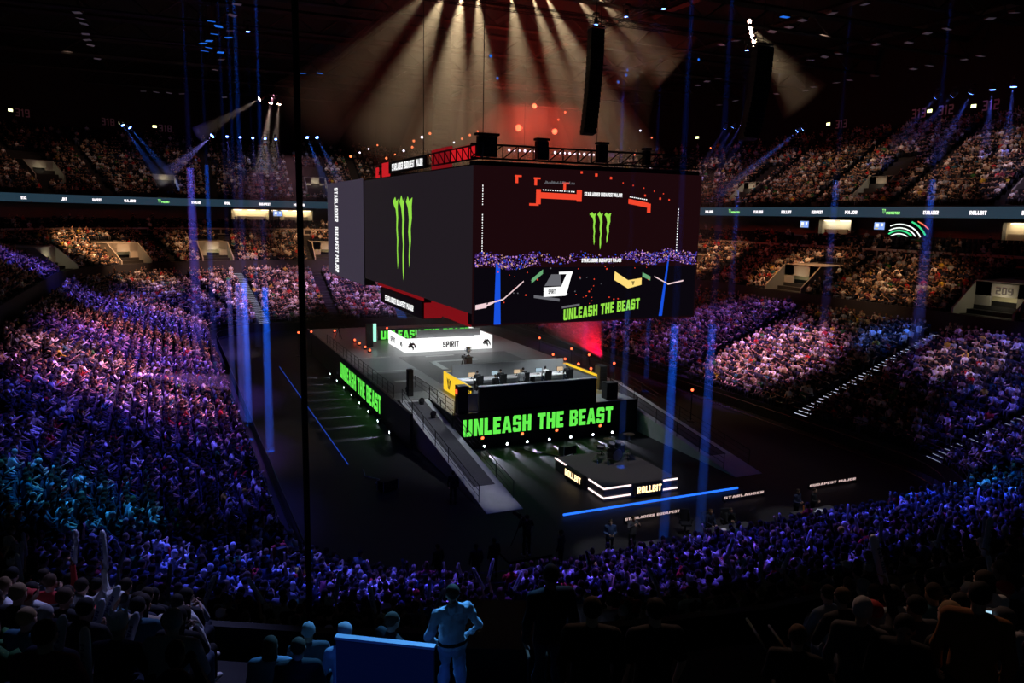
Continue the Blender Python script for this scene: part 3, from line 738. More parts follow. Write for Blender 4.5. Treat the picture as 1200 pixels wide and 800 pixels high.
# ------------------------------------------------------------------ drum riser
dr = empty('drum_riser', (25.5, 40.7, 0), 0, 'low black drum riser edged with light strips and two lit signs', 'riser')
RX0, RX1, RY0, RY1, RZ = 22.9, 28.1, 37.6, 43.9, .85
m = MB(); m.b2(RX0, RX1, RY0, RY1, 0, RZ); bp(m, 'platform', mat('riser_deck', (.12,.11,.11), .6, noise=.15), dr)
m = MB()
for z in (.80, .22):
    m.b2(RX0-.03, 24.75, RY0-.05, RY0, z-.045, z+.045); m.b2(27.05, RX1, RY0-.05, RY0, z-.045, z+.045)
    m.b2(RX0-.05, RX0, RY0-.05, 39.4, z-.045, z+.045)
m.b2(RX0-.05, RX0, 42.3, RY1, .755, .845)
bp(m, 'light_strip', glow('strip_pale_pink', (1,.8,.78), 1.6, True), dr)
for nm, b in (('front_sign', (24.95, 26.9, 37.35, RY0, .12, .86)), ('side_sign', (22.65, RX0, 39.8, 42.1, .12, .86))):
    m = MB(); m.b2(*b); s_ = bp(m, nm, BLACK, dr)
    m = MB()
    if nm == 'front_sign': put_text(m, 'ROLLBIT', (25.05, 37.35, .3), (1,0,0), (0,0,1), 1.72, .42, (0,-1,0))
    else: put_text(m, 'ROLLBIT', (22.65, 42.0, .3), (0,-1,0), (0,0,1), 2.05, .42, (-1,0,0))
    t = bp(m, 'lettering', LEDAM, s_); t['label'] = 'warm glowing lettering ROLLBIT'
# drum kit
dk = empty('drum_kit', (26.2, 41.9, RZ), .2, 'dark drum kit with cymbals on the low riser', 'drum kit')
DRUMM = mat('drum_shell', (.03,.03,.035), .3, .2, spec=.6); SKIN_D = mat('drum_head', (.35,.35,.36), .5); CYM = mat('cymbal_bronze', (.45,.38,.25), .35, .9); CHR = mat('chrome_tube', (.5,.5,.52), .25, 1.)
def drum(name, c, r, h, axis='Z', tilt=0):
    m = MB(); m.mi = 0; m.tube([(0,0,-h/2),(0,0,h/2)], r, 20); m.mi = 1; m.tube([(0,0,h/2),(0,0,h/2+.01)], r*.97, 20)
    m.mi = 2; m.tube([(0,0,h/2-.02),(0,0,h/2+.02)], r*1.03, 20, False); m.tube([(0,0,-h/2-.02),(0,0,-h/2+.02)], r*1.03, 20, False)
    o = m.build(name, [DRUMM, SKIN_D, CHR], dk, loc=c)
    o.rotation_euler = (PI/2, 0, 0) if axis == 'Y' else (tilt, 0, 0)
    return o
drum('bass_drum', (0, 0, .34), .3, .45, 'Y'); drum('tom', (-.2, .02, .82), .16, .2, tilt=.3); drum('tom', (.2, .02, .82), .17, .22, tilt=.3)
drum('floor_tom', (.72, .35, .42), .22, .4); drum('snare_drum', (-.5, .45, .62), .18, .14)
for i, (x, y, z, r) in enumerate(((-.9,.25,.92,.19),(-.65,-.2,1.25,.22),(.6,-.25,1.3,.24),(1.05,.1,1.15,.26))):
    m = MB(); m.lathe((0,0,z), [(r,-.0),(r*.4,.015),(r*.15,.03),(.01,.045)], 18); c = m.build('cymbal', CYM, dk, loc=(x,y,0))
    m = MB(); m.tube([(0,0,.3),(0,0,z)], .012, 6)
    for k in range(3): a = 2*PI*k/3; m.tube([(0,0,.35),(.28*math.cos(a),.28*math.sin(a),.01)], .011, 5)
    m.build('cymbal_stand', CHR, dk, loc=(x,y,0))
m = MB(); m.lathe((0,0,0), [(.17,.46),(.18,.5),(.17,.55)], 14); m.tube([(0,0,.02),(0,0,.46)], .02, 6)
for k in range(3): a = 2*PI*k/3; m.tube([(0,0,.2),(.25*math.cos(a),.25*math.sin(a),.01)], .012, 5)
m.build('drum_stool', BLACK, dk, loc=(0,.95,0))

dk.scale = (1.35,1.35,1.35)
# long blue light tube and three lettered strips on the floor
m = MB(); m.tube([(19.6, 36.4, .12), (31.8, 36.4, .12)], .07, 8); bt = m.build('light_tube', LEDBL)
tag(bt, 'long bright blue light tube lying on the floor before the drum riser', 'light tube')
for i, (x0, x1, y, tx) in enumerate(((22.3, 25.9, 34.3, 'STARLADDER BUDAPEST'), (29.6, 32.6, 35.0, 'STARLADDER'), (36.1, 40.0, 34.8, 'BUDAPEST MAJOR'))):
    o = empty('lettered_light_strip', ((x0+x1)/2, y, 0), 0, ['pinkish lettered light strip behind the two standing presenters', 'short pale lettered strip behind the seated pair', 'white lettered light strip above the far presenter table'][i], 'light strip')
    m = MB(); m.b2(x0-.05, x1+.05, y, y+.06, .12, .36); p = bp(m, 'housing', BLACK, o)
    m = MB(); put_text(m, tx, (x0, y, .17), (1,0,0), (0,0,1), x1-x0, .15, (0,-1,0)); bp(m, 'lettering', LEDPK, o)
    m = MB(); m.b2(x0, x0+.06, y-.1, y+.16, 0, .12); m.b2(x1-.06, x1, y-.1, y+.16, 0, .12); bp(m, 'foot', DARKM, o)

# ------------------------------------------------------------------ figures
def loft(mb, pts, rx, ry, side=(1,0,0), n=12):
    pts = [Vector(p) for p in pts]; base = len(mb.v); side = Vector(side)
    for i, p in enumerate(pts):
        d = (pts[min(i+1,len(pts)-1)]-pts[max(i-1,0)]).normalized()
        a = (side - d*side.dot(d)).normalized(); b = d.cross(a)
        for k in range(n):
            t = 2*PI*k/n; mb.v.append(tuple(p+a*(math.cos(t)*rx[i])+b*(math.sin(t)*ry[i])))
    for i in range(len(pts)-1):
        for k in range(n):
            k2 = (k+1) % n; mb.f.append((base+i*n+k, base+i*n+k2, base+(i+1)*n+k2, base+(i+1)*n+k)); mb.m.append(mb.mi)
    mb.f.append(tuple(base+k for k in range(n))[::-1]); mb.m.append(mb.mi)
    mb.f.append(tuple(base+(len(pts)-1)*n+k for k in range(n))); mb.m.append(mb.mi)
def limb(mb, pts, r):
    mb.tube(pts, r, 10)
    for p, q in zip(pts, r): mb.ball(p, q*.99, 10, 6)
def fuse(mb, voxel, dec=1., smooth=2):
    """join overlapping volumes into one continuous surface"""
    me = bpy.data.meshes.new('tmp'); me.from_pydata(mb.v, [], mb.f)
    bm = bmesh.new(); bm.from_mesh(me); bmesh.ops.recalc_face_normals(bm, faces=bm.faces); bm.to_mesh(me); bm.free()
    o = bpy.data.objects.new('tmp', me); COL.objects.link(o)
    r = o.modifiers.new('r', 'REMESH'); r.mode = 'VOXEL'; r.voxel_size = voxel
    s_ = o.modifiers.new('s', 'SMOOTH'); s_.iterations = smooth; s_.factor = .5
    if dec < 1: d = o.modifiers.new('d', 'DECIMATE'); d.ratio = dec
    dg = bpy.context.evaluated_depsgraph_get(); dg.update()
    out = bpy.data.meshes.new_from_object(o.evaluated_get(dg))
    bpy.data.objects.remove(o); bpy.data.meshes.remove(me)
    out.polygons.foreach_set('use_smooth', [True]*len(out.polygons))
    return out
def hand(mb, wrist, direction, palm_n, s, curl=.5):
    """palm, four unequal bent fingers and a thumb; s = +1 right, -1 left"""
    w = Vector(wrist); d = Vector(direction).normalized(); n = Vector(palm_n); n = (n-d*n.dot(d)).normalized(); a = d.cross(n)*s
    loft(mb, [w, w+d*.03, w+d*.085], [.024,.04,.042], [.018,.016,.014], a, 8)
    for k, (off, L) in enumerate(((-.032,.066),(-.011,.078),(.011,.073),(.031,.058))):
        p = w+d*.082+a*off; q = p+(d*math.cos(curl*.6)+n*math.sin(curl*.6))*L*.5; e = q+(d*math.cos(curl*1.7)+n*math.sin(curl*1.7))*L*.5
        mb.tube([p-d*.01, p, q, e], [.0095,.0095,.0088,.0065], 6)
    t0 = w+d*.028-a*.03; t1 = t0+(d*.7-a*.75+n*.2).normalized()*.036; t2 = t1+(d*.9-a*.2+n*.45).normalized()*.03
    mb.tube([t0, t1, t2], [.013,.0105,.008], 6)
def joints(pose):
    """returns joint dictionary, seated poses have the seat at the origin"""
    J = {}
    sit = pose.startswith('sit')
    if sit:
        lean = {'sit_rest': .03, 'sit_clap': .05, 'sit_lean': .24, 'sit_raise': .02, 'sit_phone': .1, 'sit_folded': .0, 'sit_back': -.04}[pose]
        J['hip'] = Vector((0, -.02, .50)); J['waist'] = Vector((0, lean*.35, .70)); J['chest'] = Vector((0, lean*.8, .90)); J['neck'] = Vector((0, lean+.01, 1.04)); J['head'] = Vector((0, lean+.05, 1.18))
        for s, k in ((-1,'L'),(1,'R')):
            J['thigh'+k] = Vector((s*.09, 0, .50)); J['knee'+k] = Vector((s*.14, .44, .52)); J['ankle'+k] = Vector((s*.13, .46, .1)); J['toe'+k] = Vector((s*.15, .62, .04))
            J['sh'+k] = Vector((s*.19, lean*.92, .98))
            if pose == 'sit_rest': e, w_ = (s*.25, .1, .73), (s*.11, .32, .62)
            elif pose == 'sit_clap': e, w_ = (s*.25, .15, .78), (s*.05, .34, .94)
            elif pose == 'sit_lean': e, w_ = (s*.22, .38, .64), (s*.07, .5, .74)
            elif pose == 'sit_raise': e, w_ = ((s*.30, .14, 1.12), (s*.24, .2, 1.38)) if s > 0 else ((s*.25, .1, .73), (s*.1, .3, .62))
            elif pose == 'sit_phone': e, w_ = (s*.23, .14, .76), (s*.07, .36, .9)
            elif pose == 'sit_folded': e, w_ = (s*.26, .08, .76), (-s*.06, .22, .82)
            else: e, w_ = (s*.27, .02, .74), (s*.2, .26, .66)
            J['el'+k] = Vector(e); J['wr'+k] = Vector(w_)
    else:
        J['hip'] = Vector((0, 0, .93)); J['waist'] = Vector((0, .01, 1.1)); J['chest'] = Vector((0, .0, 1.3)); J['neck'] = Vector((0, -.0, 1.47)); J['head'] = Vector((0, .035, 1.61))
        for s, k in ((-1,'L'),(1,'R')):
            J['thigh'+k] = Vector((s*.09, 0, .92)); J['knee'+k] = Vector((s*.11, .02, .5)); J['ankle'+k] = Vector((s*.12, -.02, .09)); J['toe'+k] = Vector((s*.15, .15, .04))
            J['sh'+k] = Vector((s*.19, 0, 1.41))
            if pose == 'stand_hips': e, w_ = (s*.34, -.06, 1.16), (s*.21, .08, .98)
            elif pose == 'stand_talk': e, w_ = (s*.25, .02, 1.14), (s*.1, .24, 1.12)
            elif pose == 'stand_camera': e, w_ = (s*.3, .1, 1.24), (s*.14, .3, 1.42)
            elif pose == 'stand_aim': e, w_ = (s*.34, .14, 1.38), (s*.12, .3, 1.58)
            else: e, w_ = (s*.26, -.02, 1.14), (s*.24, .08, .9)
            J['el'+k] = Vector(e); J['wr'+k] = Vector(w_)
    return J
FIG = {}
def figure_meshes(pose, vox=.016, dec=.3):
    key = pose
    if key in FIG: return FIG[key]
    J = joints(pose); out = {}
    h = J['head']; nk = J['neck']
    b = MB()
    loft(b, [J['hip']+Vector((0,0,-.05)), J['waist'], J['chest'], nk+Vector((0,0,-.04))], [.14,.13,.16,.07], [.095,.09,.1,.06])
    b.tube([nk+Vector((0,0,-.06)), nk, h+Vector((0,-.02,-.05))], [.062,.054,.055], 10)
    b.ball(h+Vector((0,-.012,.02)), (.076,.095,.105), 14, 10); b.ball(h+Vector((0,.028,-.045)), (.054,.062,.068), 12, 8)
    b.ball(h+Vector((0,.093,-.02)), (.013,.02,.022), 8, 6); b.ball(h+Vector((0,.076,.028)), (.05,.016,.012), 8, 6); b.ball(h+Vector((0,.084,-.062)), (.024,.012,.010), 8, 6)
    for s in (-1, 1): b.ball(h+Vector((s*.08,-.005,-.005)), (.012,.022,.032), 8, 6)
    for k in 'LR':
        limb(b, [J['sh'+k], J['el'+k], J['wr'+k]], [.05,.04,.027])
        limb(b, [J['thigh'+k], J['knee'+k], J['ankle'+k]], [.075,.055,.038])
    me = fuse(b, vox*.75, dec)
    # hands and eyes are joined to the fused skin
    hb = MB()
    for s, k in ((-1,'L'),(1,'R')):
        d = J['wr'+k]-J['el'+k]; n = Vector((-s, .1, 0)) if not pose.startswith('sit_rest') else Vector((0, 0, -1))
        hand(hb, J['wr'+k]-d.normalized()*.01, d, n, s, .7)
    eb = MB()
    for s in (-1, 1): eb.ball(h+Vector((s*.031,.077,.008)), (.014,.009,.009), 8, 6)
    bm = bmesh.new(); bm.from_mesh(me)
    for f in bm.faces: f.material_index = 0
    for mb_, mi in ((hb, 0), (eb, 1)):
        vs = [bm.verts.new(v) for v in mb_.v]
        for f in mb_.f:
            nf = bm.faces.new([vs[i] for i in f]); nf.material_index = mi; nf.smooth = True
    bmesh.ops.recalc_face_normals(bm, faces=bm.faces)
    bm.to_mesh(me); bm.free(); me.name = 'person_'+pose
    out['body'] = me
    for sl in ('long', 'short'):
        b = MB()
        loft(b, [J['hip']+Vector((0,0,-.02)), J['waist'], J['chest'], nk+Vector((0,-.01,-.055)), nk+Vector((0,-.01,-.01))], [.185,.17,.2,.13,.07], [.135,.125,.135,.09,.065])
        for k in 'LR':
            e = J['el'+k]; w_ = J['wr'+k]
            if sl == 'long': limb(b, [J['sh'+k], e, w_.lerp(e, .06)], [.078,.06,.044])
            else: limb(b, [J['sh'+k], J['sh'+k].lerp(e, .75)], [.078,.066])
        b.ball(J['chest'].lerp(nk, .45), (.2,.115,.11), 12, 8)
        b.tube([J['shL'], (J['shL']+J['shR'])/2+Vector((0,0,.015)), J['shR']], [.076,.088,.076], 10)
        for k in 'LR': loft(b, [J['sh'+k], J['chest'].lerp(J['sh'+k], .45)], [.08,.1], [.075,.11])
        out['shirt_'+sl] = fuse(b, vox, dec)
    b = MB()
    b.ball(nk+Vector((0,-.075,.0)), (.115,.075,.08), 12, 8)
    out['hood'] = fuse(b, vox, .5)
    b = MB()
    loft(b, [J['hip']+Vector((0,0,.06)), J['hip'], J['hip']+Vector((0,.01,-.07))], [.175,.18,.15], [.125,.135,.12])
    for k in 'LR': limb(b, [J['thigh'+k], J['knee'+k], J['ankle'+k]+Vector((0,0,.02))], [.1,.078,.06])
    out['trousers'] = fuse(b, vox, dec)
    for k in 'LR':
        b = MB(); a_, t_ = J['ankle'+k], J['toe'+k]
        loft(b, [a_+Vector((0,-.06,-.04)), a_+Vector((0,0,-.03)), t_], [.035,.045,.042], [.04,.06,.032])
        me = bpy.data.meshes.new('shoe'); me.from_pydata(b.v, [], b.f); out['shoe'+k] = me
    # hair and headwear
    b = MB(); b.ball(h+Vector((0,-.025,.04)), (.088,.103,.1), 14, 9); out['hair_short'] = fuse(b, .014, .6)
    b = MB(); b.ball(h+Vector((0,-.028,.038)), (.092,.106,.104), 14, 9); loft(b, [h+Vector((0,-.05,.02)), h+Vector((0,-.075,-.1)), h+Vector((0,-.1,-.24))], [.092,.098,.075], [.05,.045,.03]); out['hair_long'] = fuse(b, .014, .6)
    b = MB(); b.ball(h+Vector((0,-.016,.05)), (.09,.108,.088), 14, 9); loft(b, [h+Vector((0,.06,.05)), h+Vector((0,.165,.04))], [.07,.05], [.012,.006], n=10); out['cap'] = fuse(b, .012, .6)
    b = MB(); b.ball(h+Vector((0,-.018,.055)), (.094,.112,.105), 14, 9); b.ball(h+Vector((0,-.018,.0)), (.092,.11,.035), 14, 7); out['beanie'] = fuse(b, .014, .6)
    b = MB(); b.ball(h+Vector((0,-.016,.03)), (.1,.115,.125), 14, 9); loft(b, [h+Vector((0,-.03,-.05)), h+Vector((0,-.02,-.17))], [.09,.13], [.08,.1]); out['headscarf'] = fuse(b, .014, .6)
    b = MB(); b.ball(h+Vector((0,-.016,.06)), (.097,.112,.09), 12, 7)
    for k in range(7): a = 2*PI*k/7; b.tube([h+Vector((.07*math.cos(a),-.016+.08*math.sin(a),.09)), h+Vector((.1*math.cos(a),-.016+.11*math.sin(a),.19))], [.03,.006], 6)
    out['party_hat'] = fuse(b, .014, .6)
    FIG[key] = out
    return out
def pm(name, c, rough=.8): return mat(name, c, rough, noise=.12, nscale=9)
def linkmesh(name, me, mats, parent=None):
    while len(me.materials) < len(mats): me.materials.append(None)
    o = bpy.data.objects.new(name, me); COL.objects.link(o)
    for i, m_ in enumerate(mats): o.material_slots[i].link = 'OBJECT'; o.material_slots[i].material = m_
    if parent is not None: o.parent = parent
    return o
EYE = mat('eye_dark', (.02,.015,.012), .3)
SKM = [pm('skin_%s' % n, c, .6) for n, c in zip(('light','tan','fair','brown'), SKINS)]
HRM = {n: pm('hair_'+n, c) for n, c in (('black',(.012,.01,.009)),('dark brown',(.035,.022,.013)),('brown',(.09,.05,.025)),('blond',(.3,.2,.09)),('grey',(.3,.3,.3)))}
CLM = {s[2]: pm('cloth_'+s[2].replace(' ', '_'), s[0]) for s in SHIRTS}
CLM['orange brown'] = pm('cloth_orange_brown', (.28,.11,.03)); CLM['cloth suit'] = pm('cloth_suit_blue', (.03,.06,.16)); CLM['jeans'] = pm('cloth_jeans', (.35,.42,.55)); CLM['light blue grey'] = pm('cloth_light_blue_grey', (.62,.70,.78))
CLM['dark green'] = pm('cloth_dark_green', (.03,.12,.05))
TRM = [pm('trousers_navy', (.02,.025,.045)), pm('trousers_black', (.008,.008,.01)), pm('trousers_grey', (.09,.09,.1)), pm('trousers_denim', (.10,.14,.22))]
def person(pose, loc, rz, label, shirt, sleeve='long', trousers=None, skin=None, head='hair_short', headcol=None, hood=False, group=None, scale=1., cat='person', name='person', big=True):
    F_ = figure_meshes(pose)
    o = linkmesh(name, F_['body'], [SKM[R.randrange(4)] if skin is None else SKM[skin], EYE])
    o.location = loc; o.rotation_euler = (0, 0, rz); o.scale = (scale*(PSC if big else 1.),)*3
    tag(o, label, cat, group)
    linkmesh('jacket' if hood else ('shirt' if sleeve == 'short' else 'top'), F_['shirt_'+sleeve], [shirt], o)
    if hood: linkmesh('hood', F_['hood'], [shirt], o)
    linkmesh('trousers', F_['trousers'], [trousers or TRM[lin_pick([4,4,1,1.5])]], o)
    sc_ = BLACK if R.random() < .6 else CLM['white']
    linkmesh('shoe', F_['shoeL'], [sc_], o); linkmesh('shoe', F_['shoeR'], [sc_], o)
    nm = {'hair_short':'hair','hair_long':'hair'}.get(head, head)
    linkmesh(nm, F_[head], [headcol or HRM['dark brown']], o)
    return o
# ---- the individually built spectators
rowname = {}
def loclabel(rank, tier, row):
    if tier == 1: return '%s from left in %s row below parapet' % (ordn(rank), ordn(17-row)) if row < 17 else '%s from left in top row below parapet' % ordn(rank)
    return '%s from left in %s foreground row above parapet' % (ordn(rank), ordn(row))
def ranks(items):
    g = {}
    for s in items: g.setdefault((s[5], s[6]), []).append(s)
    out = {}
    for k, l in g.items():
        l.sort(key=lambda s: s[10])
        for i, s in enumerate(l): out[id(s)] = i
    return out
near_all = [s for s in seats if 0 < s[10] < 1200 and s[11] < 800 and s[0] < 60]
rk_p = ranks([s for s in near_all if s[9]]); rk_s = ranks(near_all)
LP = ['sit_rest','sit_clap','sit_lean','sit_raise','sit_phone','sit_folded','sit_back']
STICK_ALL = []
specials = {}
for s in ind_people:
    d, x, y, z, ang, tier, ri, sg, i, occ, u, v = s
    pose = LP[lin_pick([34,14,15,9,12,9,7])]
    ci = lin_pick(SW); cn = SHIRTS[ci][2]
    slv = 'short' if R.random() < .35 else 'long'; hood = slv == 'long' and R.random() < .3
    hd = ['hair_short','hair_long','cap','beanie','party_hat'][lin_pick([62,18,10,4,6])]
    if hd.startswith('hair'): hc = ['black','dark brown','brown','blond','grey'][lin_pick([34,30,20,9,7])]; hm = HRM[hc]; hw = ('long ' if hd == 'hair_long' else '')+hc+' hair'
    elif hd == 'party_hat': hm = CLM['green'] if R.random() < .4 else CLM['white']; hw = ('green' if hm == CLM['green'] else 'white')+' spiked hat'
    else: cc = R.choice(['black','white','red','navy','grey']); hm = CLM[cc]; hw = cc+' '+hd
    gar = 'hoodie' if hood else 'T-shirt' if slv == 'short' else 'top'
    lab = '%s %s, %s, %s' % (cn, gar, hw, loclabel(rk_p[id(s)], tier, ri))
    r = ang + R.gauss(0, .12)
    p = person(pose, (x, y, z), r, lab, CLM[cn], slv, head=hd, headcol=hm, hood=hood, group='spectators in the nearest rows', scale=R.uniform(.94, 1.06))
    s.append((p, pose, lab, cn))
    if pose == 'sit_raise' and R.random() < .8: STICK_ALL.append((s, p, r))
# inflatable cheering sticks held in raised hands
STM = mat('inflated_plastic', (.62,.66,.78), .35, spec=.5, noise=.05)
stick = None
for s, p, r in STICK_ALL:
    c, sn = math.cos(r), math.sin(r); sc = p.scale[0]
    hx, hy, hz = .235*sc, .25*sc, 1.45*sc
    pos = (s[1]+hx*c-hy*sn, s[2]+hx*sn+hy*c, s[3]+hz)
    if stick is None:
        m = MB(); m.tube([(0,0,-.12),(0,0,-.08),(0,0,.5),(0,0,.56)], [.02,.052,.052,.025], 10); stick = m.build('cheering_stick', STM, smooth=True); o = stick
        m = MB(); put_text(m, 'MAJOR', (-.02, -.054, .42), (0,0,-1), (1,0,0), .34, .04, (0,-1,0), .004); m.build('print', mat('stick_print', (.05,.08,.3), .5), stick)
        smap = kids_map(stick)
    else: o = copy_tree(stick, smap)
    o.location = pos; o.rotation_euler = (R.uniform(-.3,.3), R.uniform(-.5,.5), r)
    tag(o, 'pale cheering stick held by spectator '+s[12][2].split(', ')[-1], 'cheering stick', 'raised cheering sticks')
# ---- individually built seats
def make_seat():
    o = empty('folding_seat')
    m = MB(); m.box((0, 0, .42), (.44, .42, .05)); m.build('seat_pan', SEATM, o, bevel=.015)
    m = MB(); m.box((0, -.26, .66), (.44, .04, .46), rx=.14); m.build('backrest', SEATM, o, bevel=.015)
    for s_ in (-1, 1):
        m = MB(); m.box((s_*.235, -.04, .56), (.03, .34, .03)); m.box((s_*.235, -.2, .28), (.03, .06, .56)); m.build('armrest', DARKM, o)
    return o
seat0 = make_seat(); sm = kids_map(seat0)
for k, s in enumerate(ind_seats):
    d, x, y, z, ang, tier, ri = s[:7]
    o = seat0 if k == 0 else copy_tree(seat0, sm); o.scale = (PSC,)*3
    o.location = (x, y, z); o.rotation_euler = (0, 0, ang)
    tag(o, '%s folding seat, %s' % ('occupied dark blue' if s[9] else 'empty dark blue', loclabel(rk_s[id(s)], tier, ri)), 'seat', 'folding seats in the nearest rows')
# ------------------------------------------------------------------ hanging video cube
vc = empty('video_cube', (27.6, 48, 9.1), 0, 'huge dark hanging video cube with a green claw emblem over the stage', 'video screen')
SCR = glow('screen_dark_grey', (.015,.011,.015), 1.)       # lit picture background
SCRF = glow('screen_night_red', (.011,.0025,.0035), 1.)
SCRW = glow('screen_wing_grey', (.045,.036,.058), 1.)
ZB, ZT = 9.2, 19.75; XL, XR, YF, YM, YB = 18.5, 36.6, 48.0, 78.5, 98.0
m = MB(); m.b2(XL+.15, XR-.15, YF+.15, YF+1.2, ZB, ZT+.3); m.b2(XL+.15, XL+1.2, YF+.15, YM, ZB+.8, ZT+.1); m.b2(XR-1.2, XR-.15, YF+.15, YM, ZB+.8, ZT+.1); m.b2(XL+.15, XR-.15, YB-1.2, YB-.15, ZB, ZT+.1); m.b2(XL+.15,XL+1.2, YM+.6, YB, ZB, ZT+.1)
bp(m, 'frame', BLACK, vc)
m = MB()
for z in (ZT+.5, ZT+1.4):       # truss ring carrying the screens
    for a, b in (((XL, YF+.6), (XR, YF+.6)), ((XL+.6, YF), (XL+.6, YM)), ((XR-.6, YF), (XR-.6, YM))):
        m.bar((a[0], a[1], z), (b[0], b[1], z), .09)
n = 16
for i in range(n):
    x0 = XL+(XR-XL)*i/n; x1 = XL+(XR-XL)*(i+1)/n
    m.bar((x0, YF+.6, ZT+.5), (x1, YF+.6, ZT+1.4), .06); m.bar((x0, YF+.6, ZT+.5), (x0, YF+.6, ZT+1.4), .06)
n = 24
for i in range(n):
    for xx in (XL+.6, XR-.6):
        y0 = YF+(YM-YF)*i/n; y1 = YF+(YM-YF)*(i+1)/n
        m.bar((xx, y0, ZT+.5), (xx, y1, ZT+1.4), .06); m.bar((xx, y0, ZT+.5), (xx, y0, ZT+1.4), .06)
bp(m, 'truss_ring', DARKM, vc)
# front picture
fs = bp(MB().b2(XL, XR, YF, YF+.12, ZB, ZT), 'front_display', SCRF, vc)
fs['label'] = 'front screen showing a live picture of the hall'
CLAW = [   # three ragged claw marks in a unit box
 [(.0,.93),(.13,.985),(.2,.93),(.30,.96),(.26,.86),(.285,.74),(.255,.62),(.29,.48),(.265,.36),(.285,.22),(.255,.12),(.235,.2),(.215,.34),(.225,.47),(.19,.6),(.20,.74),(.155,.84),(.10,.86)],
 [(.36,.92),(.46,1.0),(.54,.93),(.62,.97),(.585,.86),(.61,.72),(.575,.58),(.60,.42),(.57,.3),(.585,.15),(.545,.0),(.515,.12),(.505,.28),(.53,.42),(.49,.56),(.505,.72),(.455,.84),(.42,.88)],
 [(.69,.92),(.78,.985),(.85,.93),(1.0,.97),(.965,.87),(.975,.74),(.915,.62),(.93,.48),(.885,.36),(.88,.26),(.835,.17),(.82,.3),(.845,.44),(.80,.58),(.835,.72),(.79,.84),(.75,.88)]]
def clawmb(mb, o, U, V, w, h, N, off=.03):
    U, V, N, O = Vector(U), Vector(V), Vector(N), Vector(o)
    for i, p in enumerate(CLAW):
        # split each mark into quads down its length so that the shape stays convex piece by piece
        L = len(p); half = p[4:4+((L-4)//2)]; 
        mb.poly([O+N*(off+.002*i)+U*(a*w)+V*(b*h) for a, b in p])
m = MB()
# colours: 0 green 1 white 2 red 3 crowd dark 4 yellow 5 blue 6 purple 7 pink 8 amber 9 grey deck
FN = (0, -1, 0)
def R2(x0, x1, z0, z1, mi, sk=0., off=.015):
    m.mi = mi; m.poly([(x0, YF-off, z0), (x1, YF-off, z0+sk), (x1, YF-off, z1+sk), (x0, YF-off, z1)])
m.mi = 9
R2(18.6, 36.5, 9.3, 13.1, 10, off=.006)
# distant crowd specks in the picture
rr = random.Random(3)
for k in range(2300):
    x = rr.uniform(18.6, 36.5)
    band = 14.0 - (.95 if x < 23.5 or x > 31 else .6)*rr.random()**.8 + .15*math.sin(x*1.7) + (.25 if x > 31 else 0)
    if 23.2 < x < 30.2 and rr.random() < .75: continue
    s_ = rr.uniform(.03, .10)
    m.mi = rr.choice([6,6,6,7,11,11,11,3,5,8]); m.poly([(x, YF-.02, band), (x+s_, YF-.02, band), (x+s_, YF-.02, band+s_), (x, YF-.02, band+s_)])
for a, b in (((26.7, 18.0), (29.75, 18.0)), ((26.65, 13.42), (29.9, 13.48))):
    m.mi = 1; put_text(m, 'STARLADDER BUDAPEST MAJOR', (a[0], YF, a[1]), (1,0,0), (0,0,1), b[0]-a[0], .26, FN, .03)
m.mi = 0; clawmb(m, (27.15, YF, 14.3), (1,0,0), (0,0,1), 1.75, 2.65, FN)
m.mi = 0; put_text(m, 'UNLEASH THE BEAST', (25.35, YF, 9.35), Vector((1,0,.105)).normalized(), (0,0,1), 6.3, .78, FN, .03)
# red trussed frames in the picture
R2(23.0, 23.35, 17.35, 18.35, 2); R2(23.35, 26.1, 17.75, 18.15, 2, -.05); R2(26.1, 26.5, 17.6, 18.4, 2); R2(22.5, 23.2, 17.25, 17.4, 2)
R2(30.3, 32.0, 17.55, 17.9, 2, -.25); R2(31.9, 32.2, 16.95, 17.6, 2)
for x, z in ((21.4,19.1),(22.8,19.0),(25.0,18.75)): R2(x, x+.5, z, z+.12, 2); R2(x+.05, x+.25, z-.4, z, 2)
for k in range(14): R2(23.5+k*.18, 23.58+k*.18, 18.28-.005*k, 18.36-.005*k, 1)
for k in range(9): R2(30.4+k*.17, 30.5+k*.17, 18.0-.02*k, 18.07-.02*k, 1)
for k in range(26): x = 23.6+k*.09; R2(x, x+.06, 18.75, 18.75+rr.uniform(.05,.2), 9)
for x, z, s_ in ((26.35,19.5,.16),(27.5,19.35,.2),(28.7,19.2,.17),(29.75,18.95,.08),(30.6,18.8,.08),(31.5,18.65,.08),(32.4,18.45,.08),(33.2,18.3,.08),(31.6,18.1,.14),(32.9,17.9,.16),(33.7,17.85,.12),(23.2,12.2,.1)):
    R2(x, x+s_, z, z+s_, 2, off=.022)
for k in range(75):
    x = rr.uniform(20, 32.5); z = rr.uniform(10.2, 13.1); s_ = rr.uniform(.04, .11)
    if 25.6 < x < 29.4 or rr.random() < .3: R2(x, x+s_, z, z+s_*.9, rr.choice([2,2,2,9]), off=.018)
